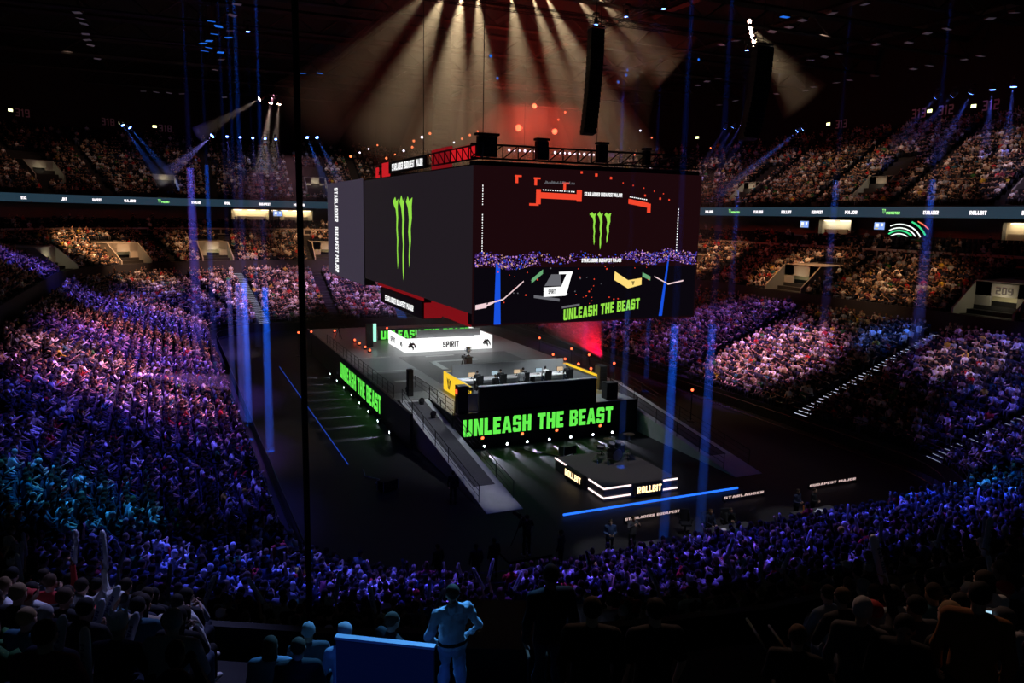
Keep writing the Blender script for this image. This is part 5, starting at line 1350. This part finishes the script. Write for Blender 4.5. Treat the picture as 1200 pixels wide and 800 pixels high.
# ------------------------------------------------------------------ roof panels and small lamps
panels = [(-7.6,100.8),(-7.5,103.7),(-7.4,106.4),(-7.7,112.3),(-7.8,116),(-7.7,119.4),(-7.6,129.5)]
blue_p = [(5.9,97.8),(6.8,100),(6.6,104.5),(6.2,108.9),(6.4,113.3),(5.6,110.8),(6,115.9),(8.3,105.6),(8,115.8)]
grey_p = [(7.9,88.7),(7.8,93.8),(8.2,101.6),(8.4,121.1),(8.1,130.2),(-2.2,150,36.2),(-.2,149.9,36.2),(1.8,149.7,36.2),(3.8,149.6,36.2),(10.7,149.9,36.2),
 (63.3,59.1),(63.2,63.1),(62.6,66.6),(63.3,71.9),(63.5,69.5),(80.9,68.6),(78.7,64.4),(78.8,62.1),(78.4,71),(78.7,77),(78.6,81.6),(78.6,79.2),(89.1,74.5,36.2),(88.9,72,36.2),(89.2,67.5,36.2),(89,65.3,36.2),(88.9,80.3,36.2),(88.6,84.3,36.2),(88.6,86.7,36.2),(88.6,91,36.2),(90.1,94,36.2),(88.5,98.6,36.2),(87.8,107.4,36.2),(88.1,104,36.2),(77,98.4),(77.1,101.2),(78.1,104.8),(88.7,112.7,36.2),(62.7,79.9),(62.8,77.4),(78.5,54.5),(78.7,57.1)]
PG = mat('unlit_glass_faint_glow', (.42,.38,.46), .5, emit=(.5,.42,.6), es=.05); PB = glow('blue_lamp_glass', (.02,.16,.75), .9)  # faint glow on the unlit glass stands for light it catches
proto = {}
for grp, lst, gm, nm in (('unlit roof floodlights', panels+grey_p, PG, 'pale unlit'), ('blue glowing roof floodlights', blue_p+[(60,66.4),(20.5,126.3),(22.8,124.9)], PB, 'blue glowing')):
    for i, q in enumerate(lst):
        z = q[2] if len(q) > 2 else 37.5
        if grp not in proto:
            o = empty('roof_floodlight'); m = MB(); m.box((0,0,.12), (.95,.75,.2)); m.build('housing', DARKM, o)
            m = MB(); m.box((0,0,.0), (.85,.65,.03)); m.build('glass', gm, o); m = MB(); m.bar((0,0,.2), (0,0,3.5), .04); m.build('hanger', DARKM, o)
            proto[grp] = (o, kids_map(o))
        else: o = copy_tree(*proto[grp])
        o.location = (q[0], q[1], z); o.rotation_euler = (R.uniform(-.15,.15), R.uniform(-.15,.15), R.uniform(-.4,.4))
        side = 'left' if q[0] < 20 else 'right'
        tag(o, '%s floodlight under the dark roof, %s in the %s half' % (nm, ordn(sum(1 for a in lst[:i] if (a[0] < 20) == (q[0] < 20))), side), 'floodlight', grp)
def small_lamp(loc, gm, r, label, group, tgt=None):
    o = empty('truss_lamp', loc, 0, label, 'stage light', group)
    m = MB(); m.tube([(0,.28,0),(0,.12,0),(0,-.05,0)], [r*.5,r,r*1.05], 10); m.build('housing', DARKM, o)
    m = MB(); m.ball((0,-.06,0), (r*.95,r*.35,r*.95), 10, 6); m.build('lens', gm, o)
    return o
REDH = glow('lamp_red_hot', (1,.15,.06), 3.5); ORG = glow('lamp_orange', (1,.18,.06), 2.2); WHS = glow('lamp_cool_white', (.9,.8,1), 3); DRED = glow('lamp_deep_red', (1,.04,.03), 3)
for i, (x, z, r) in enumerate(((40.5,27.3,.42),(45.5,27.15,.36),(42.6,30.05,.30),(46.9,29.6,.13))):
    small_lamp((x,90,z), REDH, r, ['largest blazing red lamp behind the cube top','red lamp right of the largest one behind the cube top','red lamp above the largest one behind the cube','small red lamp at upper right of the red group'][i], 'blazing red lamps')
    if i < 3:
        l = bpy.data.lights.new('red_source', 'POINT'); l.energy = (2300,1500,1200)[i]; l.color = (1,.06,.03); l.shadow_soft_size = .2
        lo = bpy.data.objects.new('red_source', l); COL.objects.link(lo); lo.location = (x,89.3,z)
for i in range(18):
    x = 37.4+11.4*(i/17)
    if i in (7,8): continue
    small_lamp((x,85.7,24.2-.0*i), WHS, .13 if i % 3 else .17, '%s lamp of the white row behind the cube top' % ordn(i), 'white row behind the cube')
pr = random.Random(5)
ol = [(26.5+.9*k, 88-k*.2, 24.8+.45*(k%5)) for k in range(9)]+[(21+1.1*k, 96, 23.3+.5*(k%4)) for k in range(10)]+[(51,80,24.0),(53,82,27),(56,84,26.5),(50,86,22.6),(55,90,22),(58,88,25.4),(48.5,84,22.0),(60,90,23.4),(47,92,28.9),(62,80,25.3),(64,86,22.7),(50,88,30.6)]
for i, q in enumerate(ol): small_lamp(q, ORG if pr.random() < .75 else WHS, .1+.06*pr.random(), 'small glowing truss lamp, %s from left among those around the cube top' % ordn(i), 'scattered small truss lamps')
# distant blue flecks high in the rig
for i, q in enumerate(((28.5,70,31.2),(33.4,80,31.1),(49.6,80,33.4),(58,78,35),(46,76,31.2),(47,76,32))): small_lamp(q, PB, .16, 'tiny blue rig lamp, %s from the left under the roof' % ordn(i), 'tiny blue rig lamps')
# warm white fan of beams over the cube
HW2 = hazemat('warm_beam_haze', .035)
WCOL = (1,.74,.42)
fan = [((25.5,78,38.9),(6,68,19),15,1.0),((26.8,77.5,38.9),(15,66,18),16,5),((28.3,77,38.9),(22.5,68,19),17,9),((29.8,77,38.9),(27.0,66,18),15,7),((33.0,76,38.9),(32,66,18),18,4),((34.8,75,38.9),(37.5,64,18),14,5),((36.0,74.5,38.9),(42,63,18),15,6),((38.5,73,38.9),(50,60,19),22,3),((41.0,73,38.9),(60,60,20),26,2)]
for i, (a, b, dg, pw) in enumerate(fan):
    o = roof_lamp(a, b, '%s warm white spotlight from the left in the fan at top centre' % ORD[i], WARMG, 'warm white fan of spotlights', .3)
    beam(o, a, b, pw*4000, WCOL, dg*1.25, 21 if i < 7 else 11, mat_=HW2).data.spot_blend = 1.
for i, (y, z, u) in enumerate(((70,37.6,58.4),(70,37.0,58.55),(70,36.5,58.75),(70,36.1,58.95),(70,35.7,59.15),(70,35.25,59.3))):
    o = small_lamp((u,y,z), glow('blinder_warm', (1,.62,.5), 22), .26, '%s disc from the top of the slanting warm lamp stack at upper right' % ORD[i], 'stack of warm blinders')
for a, b, dg, pw in (((58.6,70,37.2),(74,74,29),24,2.0),((59.1,70,36),(70,66,24),34,2.0)):
    o = roof_lamp(a, b, 'warm spotlight in the upper right stack sending a %s haze beam' % ('flat' if dg == 24 else 'falling'), WARMG, 'warm spotlights beside the blinder stack', .2); beam(o, a, b, pw*5000, WCOL, dg, 9, mat_=HW2).data.spot_blend = 1.
for i, (x, z) in enumerate(((11.3,29.9),(12.4,29.65),(13.35,29.6))):
    a = (x,100,z); b = ((4,98,25),(10.5,98,20),(12.5,99,24))[i]
    o = roof_lamp(a, b, '%s of three warm white lamps hanging at upper left' % ORD[i], glow('blinder_warm', (1,.62,.5), 22), 'three warm lamps at upper left', .22); beam(o, a, b, (2500,9000,4000)[i], (1,.75,.6), 12, 9, mat_=HW2)
# red haze jet right of the stage, violet smoke jet on the left
def jet(loc, tgt, label, col, power, deg, L, dens, nm):
    o = empty('haze_jet', loc, 0, label, 'light beam'); d = (Vector(tgt)-Vector(loc)).normalized()
    m = MB(); m.tube([-d*.35, d*.05], [.12,.16], 10); m.build('lamp_housing', DARKM, o)
    beam(o, loc, tgt, power, col, deg, L, mat_=hazemat(nm, dens)); return o
jet((38.5,64.5,3.0), (44.6,84,6.4), 'glowing red beam of haze at the right rear of the stage', (1,.0,.03), 30000, 26, 19, .09, 'red_haze')
jet((-3.8,60,5.2), (4,61.5,3.6), 'violet beam of haze crossing the left stand', (.14,.03,1), 7000, 8, 8, .12, 'violet_haze')

# ------------------------------------------------------------------ rope, barriers, things on the floor
m = MB(); m.tube([(2.14,13.85,8.6),(2.14,13.85,41.5)], .055, 8); o = m.build('hanging_rope', mat('rope_black', (.004,.004,.005), .9))
tag(o, 'thick black rope hanging from the roof at the left of the view', 'rope')
m = MB(); ptsf = ring(-1.0)
for a, b in zip(ptsf, ptsf[1:]+ptsf[:1]):
    A_, B_ = Vector((*a, 0)), Vector((*b, 0)); L = (B_-A_).length; n = max(1, int(L/.35))
    for z in (.08, 1.15): m.bar(A_+Vector((0,0,z)), B_+Vector((0,0,z)), .05)
    for i in range(n): p = A_.lerp(B_, i/n); m.bar(p, p+Vector((0,0,1.15)), .02)
tag(m.build('trim_3', DARKM), kind='structure')
m = MB(); ptsf = ring(.03)
for a, b in zip(ptsf, ptsf[1:]+ptsf[:1]):
    A_, B_ = Vector((*a, 1.2)), Vector((*b, 1.2)); L = (B_-A_).length; n = max(1, int(L/1.5))
    for z in (.5, 1.0): m.bar(A_+Vector((0,0,z)), B_+Vector((0,0,z)), .04)
    for i in range(n): p = A_.lerp(B_, i/n); m.bar(p, p+Vector((0,0,1.0)), .03)
tag(m.build('trim_4', DARKM), kind='structure')
def floor_case(x, y, rz, label):
    o = empty('flight_case', (x, y, 0), rz, label, 'case'); m = MB(); m.box((0,0,.38), (1.1,.6,.6)); m.build('body', BLACK, o, bevel=.02)
    m = MB()
    for sx in (-1,1):
        for sy in (-1,1): m.box((sx*.55, sy*.3, .38), (.04,.04,.62))
    m.build('edging', RAILM, o)
    for sx in (-1,1):
        for sy in (-1,1): m = MB(); m.lathe((sx*.42, sy*.2, 0), [(.05,0),(.05,.08)], 8); m.build('wheel', BLACK, o)
    return o
floor_case(11.6, 44.0, .4, 'small black flight case with cable on the empty floor left of the ramp')
floor_case(25.2, 46.5, .2, 'black equipment case beside the rear corner of the drum riser')
m = MB(); m.tube([(11.6,44.4,.05),(11.2,45.4,.04),(11.6,46.0,.04),(10.9,46.9,.04),(11.1,48.2,.04)], .035, 6); tag(m.build('coiled_cable', RAILM), 'pale cable snaking from the flight case across the floor', 'cable')
m = MB(); m.tube([(24.4,46.2,.04),(23.8,47.4,.04),(23.2,47.6,.04),(22.6,49.0,.04)], .035, 6); tag(m.build('coiled_cable', DARKM), 'dark cable running from the riser to the stage front', 'cable')
m = MB(); m.tube([(10.6,85.1,.06),(10.4,49.6,.06)], .03, 6); tag(m.build('light_tube', glow('led_blue_dim', (.03,.10,.8), .5)), 'thin dim blue light line along the floor left of the stage', 'light tube')
def table(x0, x1, y, h, label, d=.7):
    o = empty('presenter_table', ((x0+x1)/2, y, 0), 0, label, 'table'); L = x1-x0
    m = MB(); m.box((0,0,h-.03), (L,d,.06)); m.build('tabletop', mat('table_dark_top', (.06,.06,.065), .4), o, bevel=.01)
    m = MB(); m.box((0,-d/2+.02,h/2-.03), (L*.98,.03,h-.06)); m.build('modesty_panel', BLACK, o)
    for sx in (-1,1):
        for sy in (-1,1): m = MB(); m.box((sx*(L/2-.06), sy*(d/2-.08), h/2-.03), (.05,.05,h-.06)); m.build('leg', DARKM, o)
    return o
table(24.8, 27.5, 30.3, .75, 'dark table of the seated pair with papers on it', .8)
table(30.2, 33.1, 29.9, 1.0, 'tall dark presenter table with an orange object and papers', .9)
table(20.6, 22.9, 30.0, .8, 'low dark table covered in small equipment beside the standing presenters', .7)
def paper(x, y, z, rz, label, m_=None, sz=(.3,.21)):
    m = MB(); m.box((0,0,.006), (*sz,.012)); m.box((.05,.03,.015), (*sz,.006), .3); o = m.build('paper_sheets', m_ or CLM['white']); o.location = (x,y,z); o.rotation_euler = (0,0,rz); tag(o, label, 'paper')
paper(26.7, 30.25, .75, .2, 'white paper sheets before the right seated presenter')
paper(25.6, 30.2, .75, -.2, 'white paper sheets before the left seated presenter')
paper(31.8, 29.85, 1.0, .3, 'white papers in the middle of the tall presenter table', sz=(.6,.3))
o = empty('orange_award', (30.75, 29.95, 1.0), 0, 'small orange upright award at the left end of the tall table', 'award')
m = MB(); m.box((0,0,.02), (.3,.2,.04)); m.build('foot', CLM['orange brown'], o); m = MB(); m.tube([(0,0,.03),(0,0,.42)], [.05,.035], 8); m.build('shaft', mat('award_orange', (.9,.3,.05), .5), o)
def camera_unit(x, y, z, rz, label, h=1.35):
    o = empty('broadcast_camera', (x, y, z), rz, label, 'camera')
    m = MB(); m.box((0,0,h+.12), (.18,.5,.24)); m.build('body', BLACK, o, bevel=.02)
    m = MB(); m.tube([(0,.25,h+.12),(0,.6,h+.12),(0,.68,h+.12)], [.09,.1,.12], 12); m.build('lens', DARKM, o)
    m = MB(); m.box((-.16,-.05,h+.3), (.1,.12,.1)); m.build('viewfinder', BLACK, o)
    for k in range(3): a = 2*PI*k/3+.5; m = MB(); m.tube([(0,0,h),(.5*math.cos(a),.5*math.sin(a),.02)], .028, 6); m.build('tripod_leg', DARKM, o)
    return o
# camera platform
def platform(x, y, w_, d, h, label):
    o = empty('camera_platform', (x, y, 0), 0, label, 'platform'); m = MB(); m.box((0,0,h-.06), (w_,d,.12)); m.build('deck', BLACK, o)
    m = MB(); 
    for sx in (-1,1):
        for sy in (-1,1): m.box((sx*(w_/2-.1), sy*(d/2-.1), h/2-.06), (.07,.07,h-.12))
    m.build('legs', DARKM, o); return o
platform(14.6, 31.0, 2.2, 1.8, 1.1, 'small black camera platform behind the front barrier at bottom centre')
camera_unit(14.7, 31.4, 1.1, .1, 'dark broadcast camera on the platform at bottom centre')
camera_unit(24.2, 65.0, SZ+.03, PI, 'dark broadcast camera on tripod near the trophy plinth', 1.2)
camera_unit(19.6, 51.3, SZ+.03, .3, 'dark broadcast camera behind the small glass screen', 1.5)
camera_unit(17.2, 86, SZ+.03, -2.0, 'dark broadcast camera at the rear left of the stage', 1.3)
# ------------------------------------------------------------------ people on the stage and floor
WH, BKC, GY, NV = CLM['white'], CLM['black'], CLM['grey'], CLM['navy']
SUIT = CLM['cloth suit']
for i, x in enumerate(XS_):
    person('sit_lean', (x+.1, 55.8, SZ+.42), 0, '%s player from the left seated at the yellow desk, back to camera' % ORD[i], BKC if i != 3 else CLM['white'], 'short', headcol=HRM['black'] if i % 2 else HRM['dark brown'], group='players at the yellow desk')
for i, x in enumerate((23.6,25.3,26.9,28.5,29.9)):
    person('sit_lean', (x, 78.0, SZ+.03), PI, '%s player from the left seated behind the white desk' % ORD[i], CLM['light grey'] if i % 2 else BKC, 'short', headcol=HRM['brown'], group='players at the white desk')
person('stand_rest', (25.4, 55.0, SZ+.03), 0, 'person standing in pale shirt behind the seated yellow desk players', CLM['light grey'], 'long', TRM[1], head='hair_short', headcol=HRM['blond'])
person('stand_rest', (22.7, 53.8, SZ+.03), .2, 'person in black standing at the left inside the yellow desk', BKC, 'long', TRM[1])
person('stand_rest', (14.5, 40.4, 0), -.4, 'dark clothed stagehand standing on the floor left of the ramp foot', BKC, 'long', TRM[1])
person('stand_talk', (19.26, 30.9, 0), PI-.3, 'presenter in dark blue suit and white shirt standing left of the pair', SUIT, 'long', TRM[0])
person('stand_camera', (20.55, 30.9, 0), PI+.1, 'presenter in grey jacket holding a microphone right of the suited one', GY, 'long', TRM[0], hood=False)
m = MB(); m.b2(-.05,.05,.13,.16,1.08,1.42); 
o = m.build('shirt_front', WH); o.location = (19.26,30.9,0); o.rotation_euler = (0,0,PI-.3); o.parent = None
tag(o, 'white shirt front of the standing suited presenter', 'shirt')
bpy.data.objects.remove(o)
person('sit_rest', (25.5, 31.2, .05), PI+.1, 'left seated presenter in dark suit and white shirt at the dark table', NV, 'long', TRM[1], headcol=HRM['brown'])
person('sit_lean', (26.7, 31.2, .05), PI-.2, 'right seated presenter in black suit reading papers at the dark table', BKC, 'long', TRM[1], headcol=HRM['dark brown'])
chair((25.5, 31.2, .02), PI+.1, 'large black chair under the left seated presenter'); chair((26.7, 31.2, .02), PI-.2, 'large black chair under the right seated presenter'); chair((24.6, 32.0, .0), PI-.4, 'empty tall black chair behind the seated pair')
person('stand_talk', (31.2, 30.9, 0), PI+.2, 'left presenter in dark suit standing behind the tall table', NV, 'long', TRM[1])
person('stand_talk', (32.2, 30.7, 0), PI+.5, 'right presenter in black leaning over the tall table', BKC, 'long', TRM[1])
person('stand_camera', (14.5, 30.4, 1.1), 0, 'camera operator in dark clothes on the platform at bottom centre', BKC, 'long', TRM[1])
for i, (x, y) in enumerate(((12.1,30.6),(13.1,30.9),(16.4,30.6),(10.5,31.2))): person('stand_rest', (x, y, 0), R.uniform(-1,1), '%s steward in dark clothes from the left behind the front barrier' % ORD[(1,2,3,0)[i]], BKC if i % 2 else NV, 'long', TRM[1])
# ------------------------------------------------------------------ people nearest the camera
hd = person('stand_hips', (3.15, 8.75, 10.05), .05, 'man in pale grey hooded sweatshirt and jeans standing with his back to camera', CLM['light blue grey'], 'long', CLM['jeans'], head='hair_short', headcol=HRM['brown'], hood=True, scale=1.03, big=False)
for c_ in children_of(hd):
    if c_.name.startswith(('jacket', 'hood', 'trousers')):
        c_.data = c_.data.copy(); sb_ = c_.modifiers.new('s', 'SUBSURF'); sb_.levels = sb_.render_levels = 1; dm_ = c_.modifiers.new('folds', 'DISPLACE'); tx_ = bpy.data.textures.new('folds', 'MARBLE'); tx_.noise_scale = .16; tx_.turbulence = 9; dm_.texture = tx_; dm_.strength = .03; dm_.mid_level = .5
m = MB(); 
loft(m, [(0,0,.985),(0,0,1.025)], [.19,.188], [.143,.141], n=20); m.build('belt', CLM['black'], hd)
o = empty('blue_desk'); bpy.data.objects.remove(o)
person('stand_rest', (3.75, 7.2, 10.81), -.1, 'big dark silhouetted man standing right of the pale sweatshirt', BKC, 'long', TRM[0], headcol=HRM['black'], scale=1.08, big=False)
person('stand_rest', (3.25, 5.45, 11.5), -.5, 'black clothed man standing close to the rail at bottom centre', BKC, 'long', TRM[1], headcol=HRM['dark brown'], skin=2, big=False)
person('stand_rest', (3.85, 5.35, 11.42), -.3, 'man in black T-shirt close to the rail, right of the black clothed man', BKC, 'short', TRM[1], headcol=HRM['black'], skin=2, big=False)
person('stand_rest', (7.6, 14.25, 6.5), math.radians(150), 'man in blue suit standing on the aisle stairs facing the camera', SUIT, 'long', SUIT, skin=0, head='hair_short')
person('stand_rest', (5.7, 4.75, 11.4), -.9, 'man in pale patterned top and grey beanie near the rail at lower right', CLM['grey'], 'long', TRM[1], head='beanie', headcol=CLM['light grey'], scale=.97, big=False)
person('stand_rest', (5.95, 3.85, 11.85), -1.0, 'broad man in orange brown jacket near the rail at lower right', CLM['orange brown'], 'long', TRM[1], headcol=HRM['black'], scale=1.02, big=False)
person('sit_rest', (5.75, 4.35, 11.85), 2.3, 'person turned round to face the camera between beanie and brown jacket', BKC, 'long', TRM[1], headcol=HRM['black'], skin=3, big=False)
person('stand_rest', (6.35, 3.35, 12.0), -1.2, 'dark figure cut off by the right edge of the picture', BKC, 'long', TRM[1], headcol=HRM['black'], big=False)
for i, (x, y, z, hh, c) in enumerate(((2.35,8.95,10.2,'hair_short','black'),(1.75,8.6,10.35,'cap','pale blue'),(1.4,9.2,10.12,'hair_short','grey'),(.9,8.9,10.2,'hair_long','pale blue'),(1.15,8.35,10.42,'hair_short','black'))):
    person('sit_rest', (x, y, z), R.uniform(-.5,.3) if i else -1.2, ['man turning sideways, head just above the blue panel','person in cap at the left end of the blue panel','grey haired man with blue lit head left of the panel','long haired person lit blue, leftmost near the panel','dark haired person between the blue lit heads'][i], CLM[c], 'long', TRM[0], head=hh, headcol=(HRM['grey'] if i in (2,) else HRM['brown'] if hh.startswith('hair') else CLM['light grey']), big=False)
person('sit_rest', (5.3, 5.1, 11.4), -.8, 'seated person with brownish head alone in the dark at lower right', BKC, 'long', TRM[1], headcol=HRM['brown'], big=False)
# woman in red headscarf and man in red, as in the rows
person('sit_clap', (10.0, 14.9, 5.82), -.1, 'person in red hooded top and red headscarf in the lower stand top row', CLM['red'], 'long', TRM[1], head='headscarf', headcol=CLM['red'])
rp = person('stand_rest', (3.33, 28.55, 2.52), .3, 'man in bright red jacket standing in the lower left stand', CLM['red'], 'long', TRM[1], headcol=HRM['dark brown'])
o = empty('backpack', (3.33+.06, 28.55-.2, 2.52), .3, 'black backpack worn by the man in the bright red jacket', 'backpack'); o.scale = (PSC,)*3
m = MB(); m.box((0,-.03,1.22), (.34,.2,.5)); m.build('bag', BLACK, o, bevel=.05); m = MB(); m.box((0,-.16,1.12), (.26,.08,.24)); m.build('pocket', DARKM, o, bevel=.02)
m = MB(); m.tube([(-.12,.05,1.45),(-.14,.3,1.42),(-.15,.36,1.2),(-.14,.3,1.0)], .02, 6); m.build('strap', BLACK, o); m = MB(); m.tube([(.12,.05,1.45),(.14,.3,1.42),(.15,.36,1.2),(.14,.3,1.0)], .02, 6); m.build('strap', BLACK, o)
# blue lit panel before the standing man, steps, handrails, glass rail
BLP = mat('blue_panel', (.10,.12,.16), .5)
o = empty('control_desk', (2.0, 7.75, 10.45), math.radians(-33), 'wide dark blue lit upright desk panel at bottom centre', 'desk')
m = MB(); m.box((0,0,.7), (1.12,.05,1.4)); m.build('front_panel', BLP, o); m = MB(); m.box((0,.0,1.41), (1.14,.08,.03)); m.build('top_edge', mat('panel_edge', (.5,.55,.6), .4), o)
for sx in (-.5,.5): m = MB(); m.box((sx,.2,.04), (.05,.5,.05)); m.box((sx,.05,.7), (.05,.05,1.36)); m.build('foot', DARKM, o)
o = empty('wide_steps', (5.1, 12.2, 8.05), math.radians(-24), 'broad black boxed steps with pale edges right of the standing man', 'steps')
for k, (yy, z) in enumerate(((1.9,.25),(.9,.75),(-.3,1.3),(-1.4,1.75))): m = MB(); m.box((0,yy,z/2), (1.7,1.15,z)); m.build('step', BLACK, o)
m = MB()
for yy, z in ((1.3,.27),(.3,.77),(-.9,1.32)): m.box((0,yy,z), (1.55,.05,.03))
m.build('edge_strip', mat('step_edge_pale', (.45,.55,.7), .5), o)
for i, (a, b, lab) in enumerate((((9.29,10.16,9.4),(8.15,8.42,10),'brown sloping handrail left of three at lower right'),((9.5,9.82,9.4),(8.36,8.09,10),'brown sloping handrail middle of three at lower right'),((9.83,9.41,9.4),(8.82,8.07,10),'brown sloping handrail right of three at lower right'),((5.26,11.23,9.6),(4.53,9.33,10.2),'thin brown handrail right of the wide steps'),((5.5,11.1,9.6),(4.8,9.3,10.2),'second thin brown handrail right of the wide steps'))):
    o = empty('handrail', a, 0, lab, 'handrail'); A_, B_ = Vector(a), Vector(b)
    m = MB(); m.tube([(0,0,0), B_-A_], .025, 8); m.build('rail', mat('brown_wood_rail', (.35,.16,.08), .5), o, True)
    for p in (Vector((0,0,0)), B_-A_): m = MB(); m.tube([p, p+Vector((0,0,-.95))], .018, 6); m.build('post', DARKM, o)
gr = empty('balcony_balustrade', (1.2, 4.2, 12.6), 0, 'thin black balustrade rail across the bottom of the view', 'railing')
rail_pts = []
for sg, ts in (('nl', (.25,.4,.5,.6,.7,.8,.9,1)), ('near', (.0,.3,.6,1)), ('nr', (.1,.2,.3))):
    for t in ts: x, y, nx, ny = bowl(27.0, sg, t); rail_pts.append(Vector((x, y, 13.9)))
m = MB(); m.tube(rail_pts, .028, 8); bp(m, 'top_rail', BLACK, gr)
m = MB()
for a, b in zip(rail_pts[:-1], rail_pts[1:]): m.tube([a, a-Vector((0,0,1.25))], .022, 6); m.tube([a.lerp(b,.5), a.lerp(b,.5)-Vector((0,0,1.25))], .022, 6)
bp(m, 'posts', BLACK, gr)
# floor of the near balcony edge under the balustrade
# glowing phones and waved sticks of the foreground rows
PH = glow('phone_picture', (.5,.8,1), .9)
def phone(loc, rz, label):
    o = empty('smartphone', loc, rz, label, 'phone'); m = MB(); m.box((0,0,0), (.075,.009,.15), rx=-.5); m.build('case', BLACK, o, bevel=.004); m = MB(); m.box((0,-.0055,.003), (.066,.002,.138), rx=-.5); m.build('display', PH, o)
phone((-.22,9.2,11.45), .3, 'left one of two glowing phones in the dark foreground at left'); phone((-.0,9.12,11.5), .1, 'right one of two glowing phones in the dark foreground at left'); phone((7.6,4.8,12.5), -.6, 'glowing phone held up near the right edge')
for i, (p, tx, ty, ln, lab) in enumerate((((-1.25,8.68,11.8),-.05,.18,1,'long pale stick leaning in the left foreground, leftmost'),((-.9,8.0,11.95),.0,.02,1,'upright blue white stick topped by a green cap in the left foreground'),((-1.05,11.5,10.8),-.1,.42,1,'pale stick held high in the left foreground beside the dark capped man'),((-1.1,10.6,11.05),.0,.3,1,'stick with printed lettering held in the middle of the left foreground'),((-.67,9.4,11.35),-.1,.28,1,'rightmost pale stick of the left foreground'),((6.45,4.25,12.55),0,-.2,1,'pale stick near the right edge of the picture'))):
    o = copy_tree(stick, smap); o.location = p; o.rotation_euler = (tx, ty, -.4); tag(o, lab, 'cheering stick', 'foreground cheering sticks')
for i, (D_, sg, t, a) in enumerate(((4.2,'near',.1,.4),(3.5,'near',.42,-.3),(5.1,'near',.5,.3),(6.0,'near',.62,-.35),(7.6,'near',.3,.2),(8.5,'near',.36,-.35),(8.2,'near',.55,.15),(7.0,'near',.72,.4),(3.4,'near',.85,-.4),(9.2,'nl',.45,.6),(8.3,'nl',.62,.2),(10.2,'nl',.75,-.2),(6.6,'nl',.85,.4),(4.4,'nr',.12,-.3),(6.1,'nr',.2,.4))):
    x, y, nx, ny = bowl(D_, sg, t); o = copy_tree(stick, smap); o.location = (x, y, 1.2+.33*int(D_/.85)+1.35); o.rotation_euler = (R.uniform(-.3,.3), a, R.uniform(-1,1))
    tag(o, 'pale cheering stick, %s from left among those waved in the %s lower stand' % (ordn(i), {'near':'bottom','nl':'bottom left','nr':'far right'}[sg]), 'cheering stick', 'waved cheering sticks')
# broad low haze filling the middle of the hall
HALL = hazemat('hall_haze', .0016, (1,1,1), .1)
m = MB(); m.b2(8, 44, 50, 108, 2.7, 20.5); o = m.build('hall_haze', HALL); tag(o, 'thin grey haze hanging over the stage in the middle of the hall', 'haze', kind='stuff')
m = MB(); m.tube([(42.5,89,21.5),(42.5,89,24),(42.5,89,27),(42.5,89,30)], [7,9,8.5,5], 20); o = m.build('red_haze', hazemat('lamp_red_haze', .016)); tag(o, 'reddish haze glowing round the red lamps behind the cube top', 'haze', kind='stuff')
RH = hazemat('roof_haze', .004, (1,.95,.9), .2)
m = MB(); m.tube([(31,74,21.2),(31,74,24),(31,74,30),(31,74,38.6)], [12,15,15.5,14], 24); o = m.build('roof_haze', RH); tag(o, 'brownish haze filled with warm beams under the roof over the cube', 'haze', kind='stuff')
# ------------------------------------------------------------------ render look
w = bpy.data.worlds.new('world'); scn.world = w; w.use_nodes = True
w.node_tree.nodes['Background'].inputs[0].default_value = (.02, .02, .03, 1)
w.node_tree.nodes['Background'].inputs[1].default_value = 0.0
scn.view_settings.view_transform = 'Standard'; scn.view_settings.look = 'None'
scn.view_settings.gamma = 1; scn.view_settings.use_curve_mapping = False
scn.view_settings.exposure = 0
cy = scn.cycles
cy.max_bounces = 3; cy.diffuse_bounces = 1; cy.glossy_bounces = 2; cy.transmission_bounces = 3; cy.volume_bounces = 0; cy.transparent_max_bounces = 8
cy.use_denoising = True; cy.sample_clamp_indirect = 4
cy.use_light_tree = True
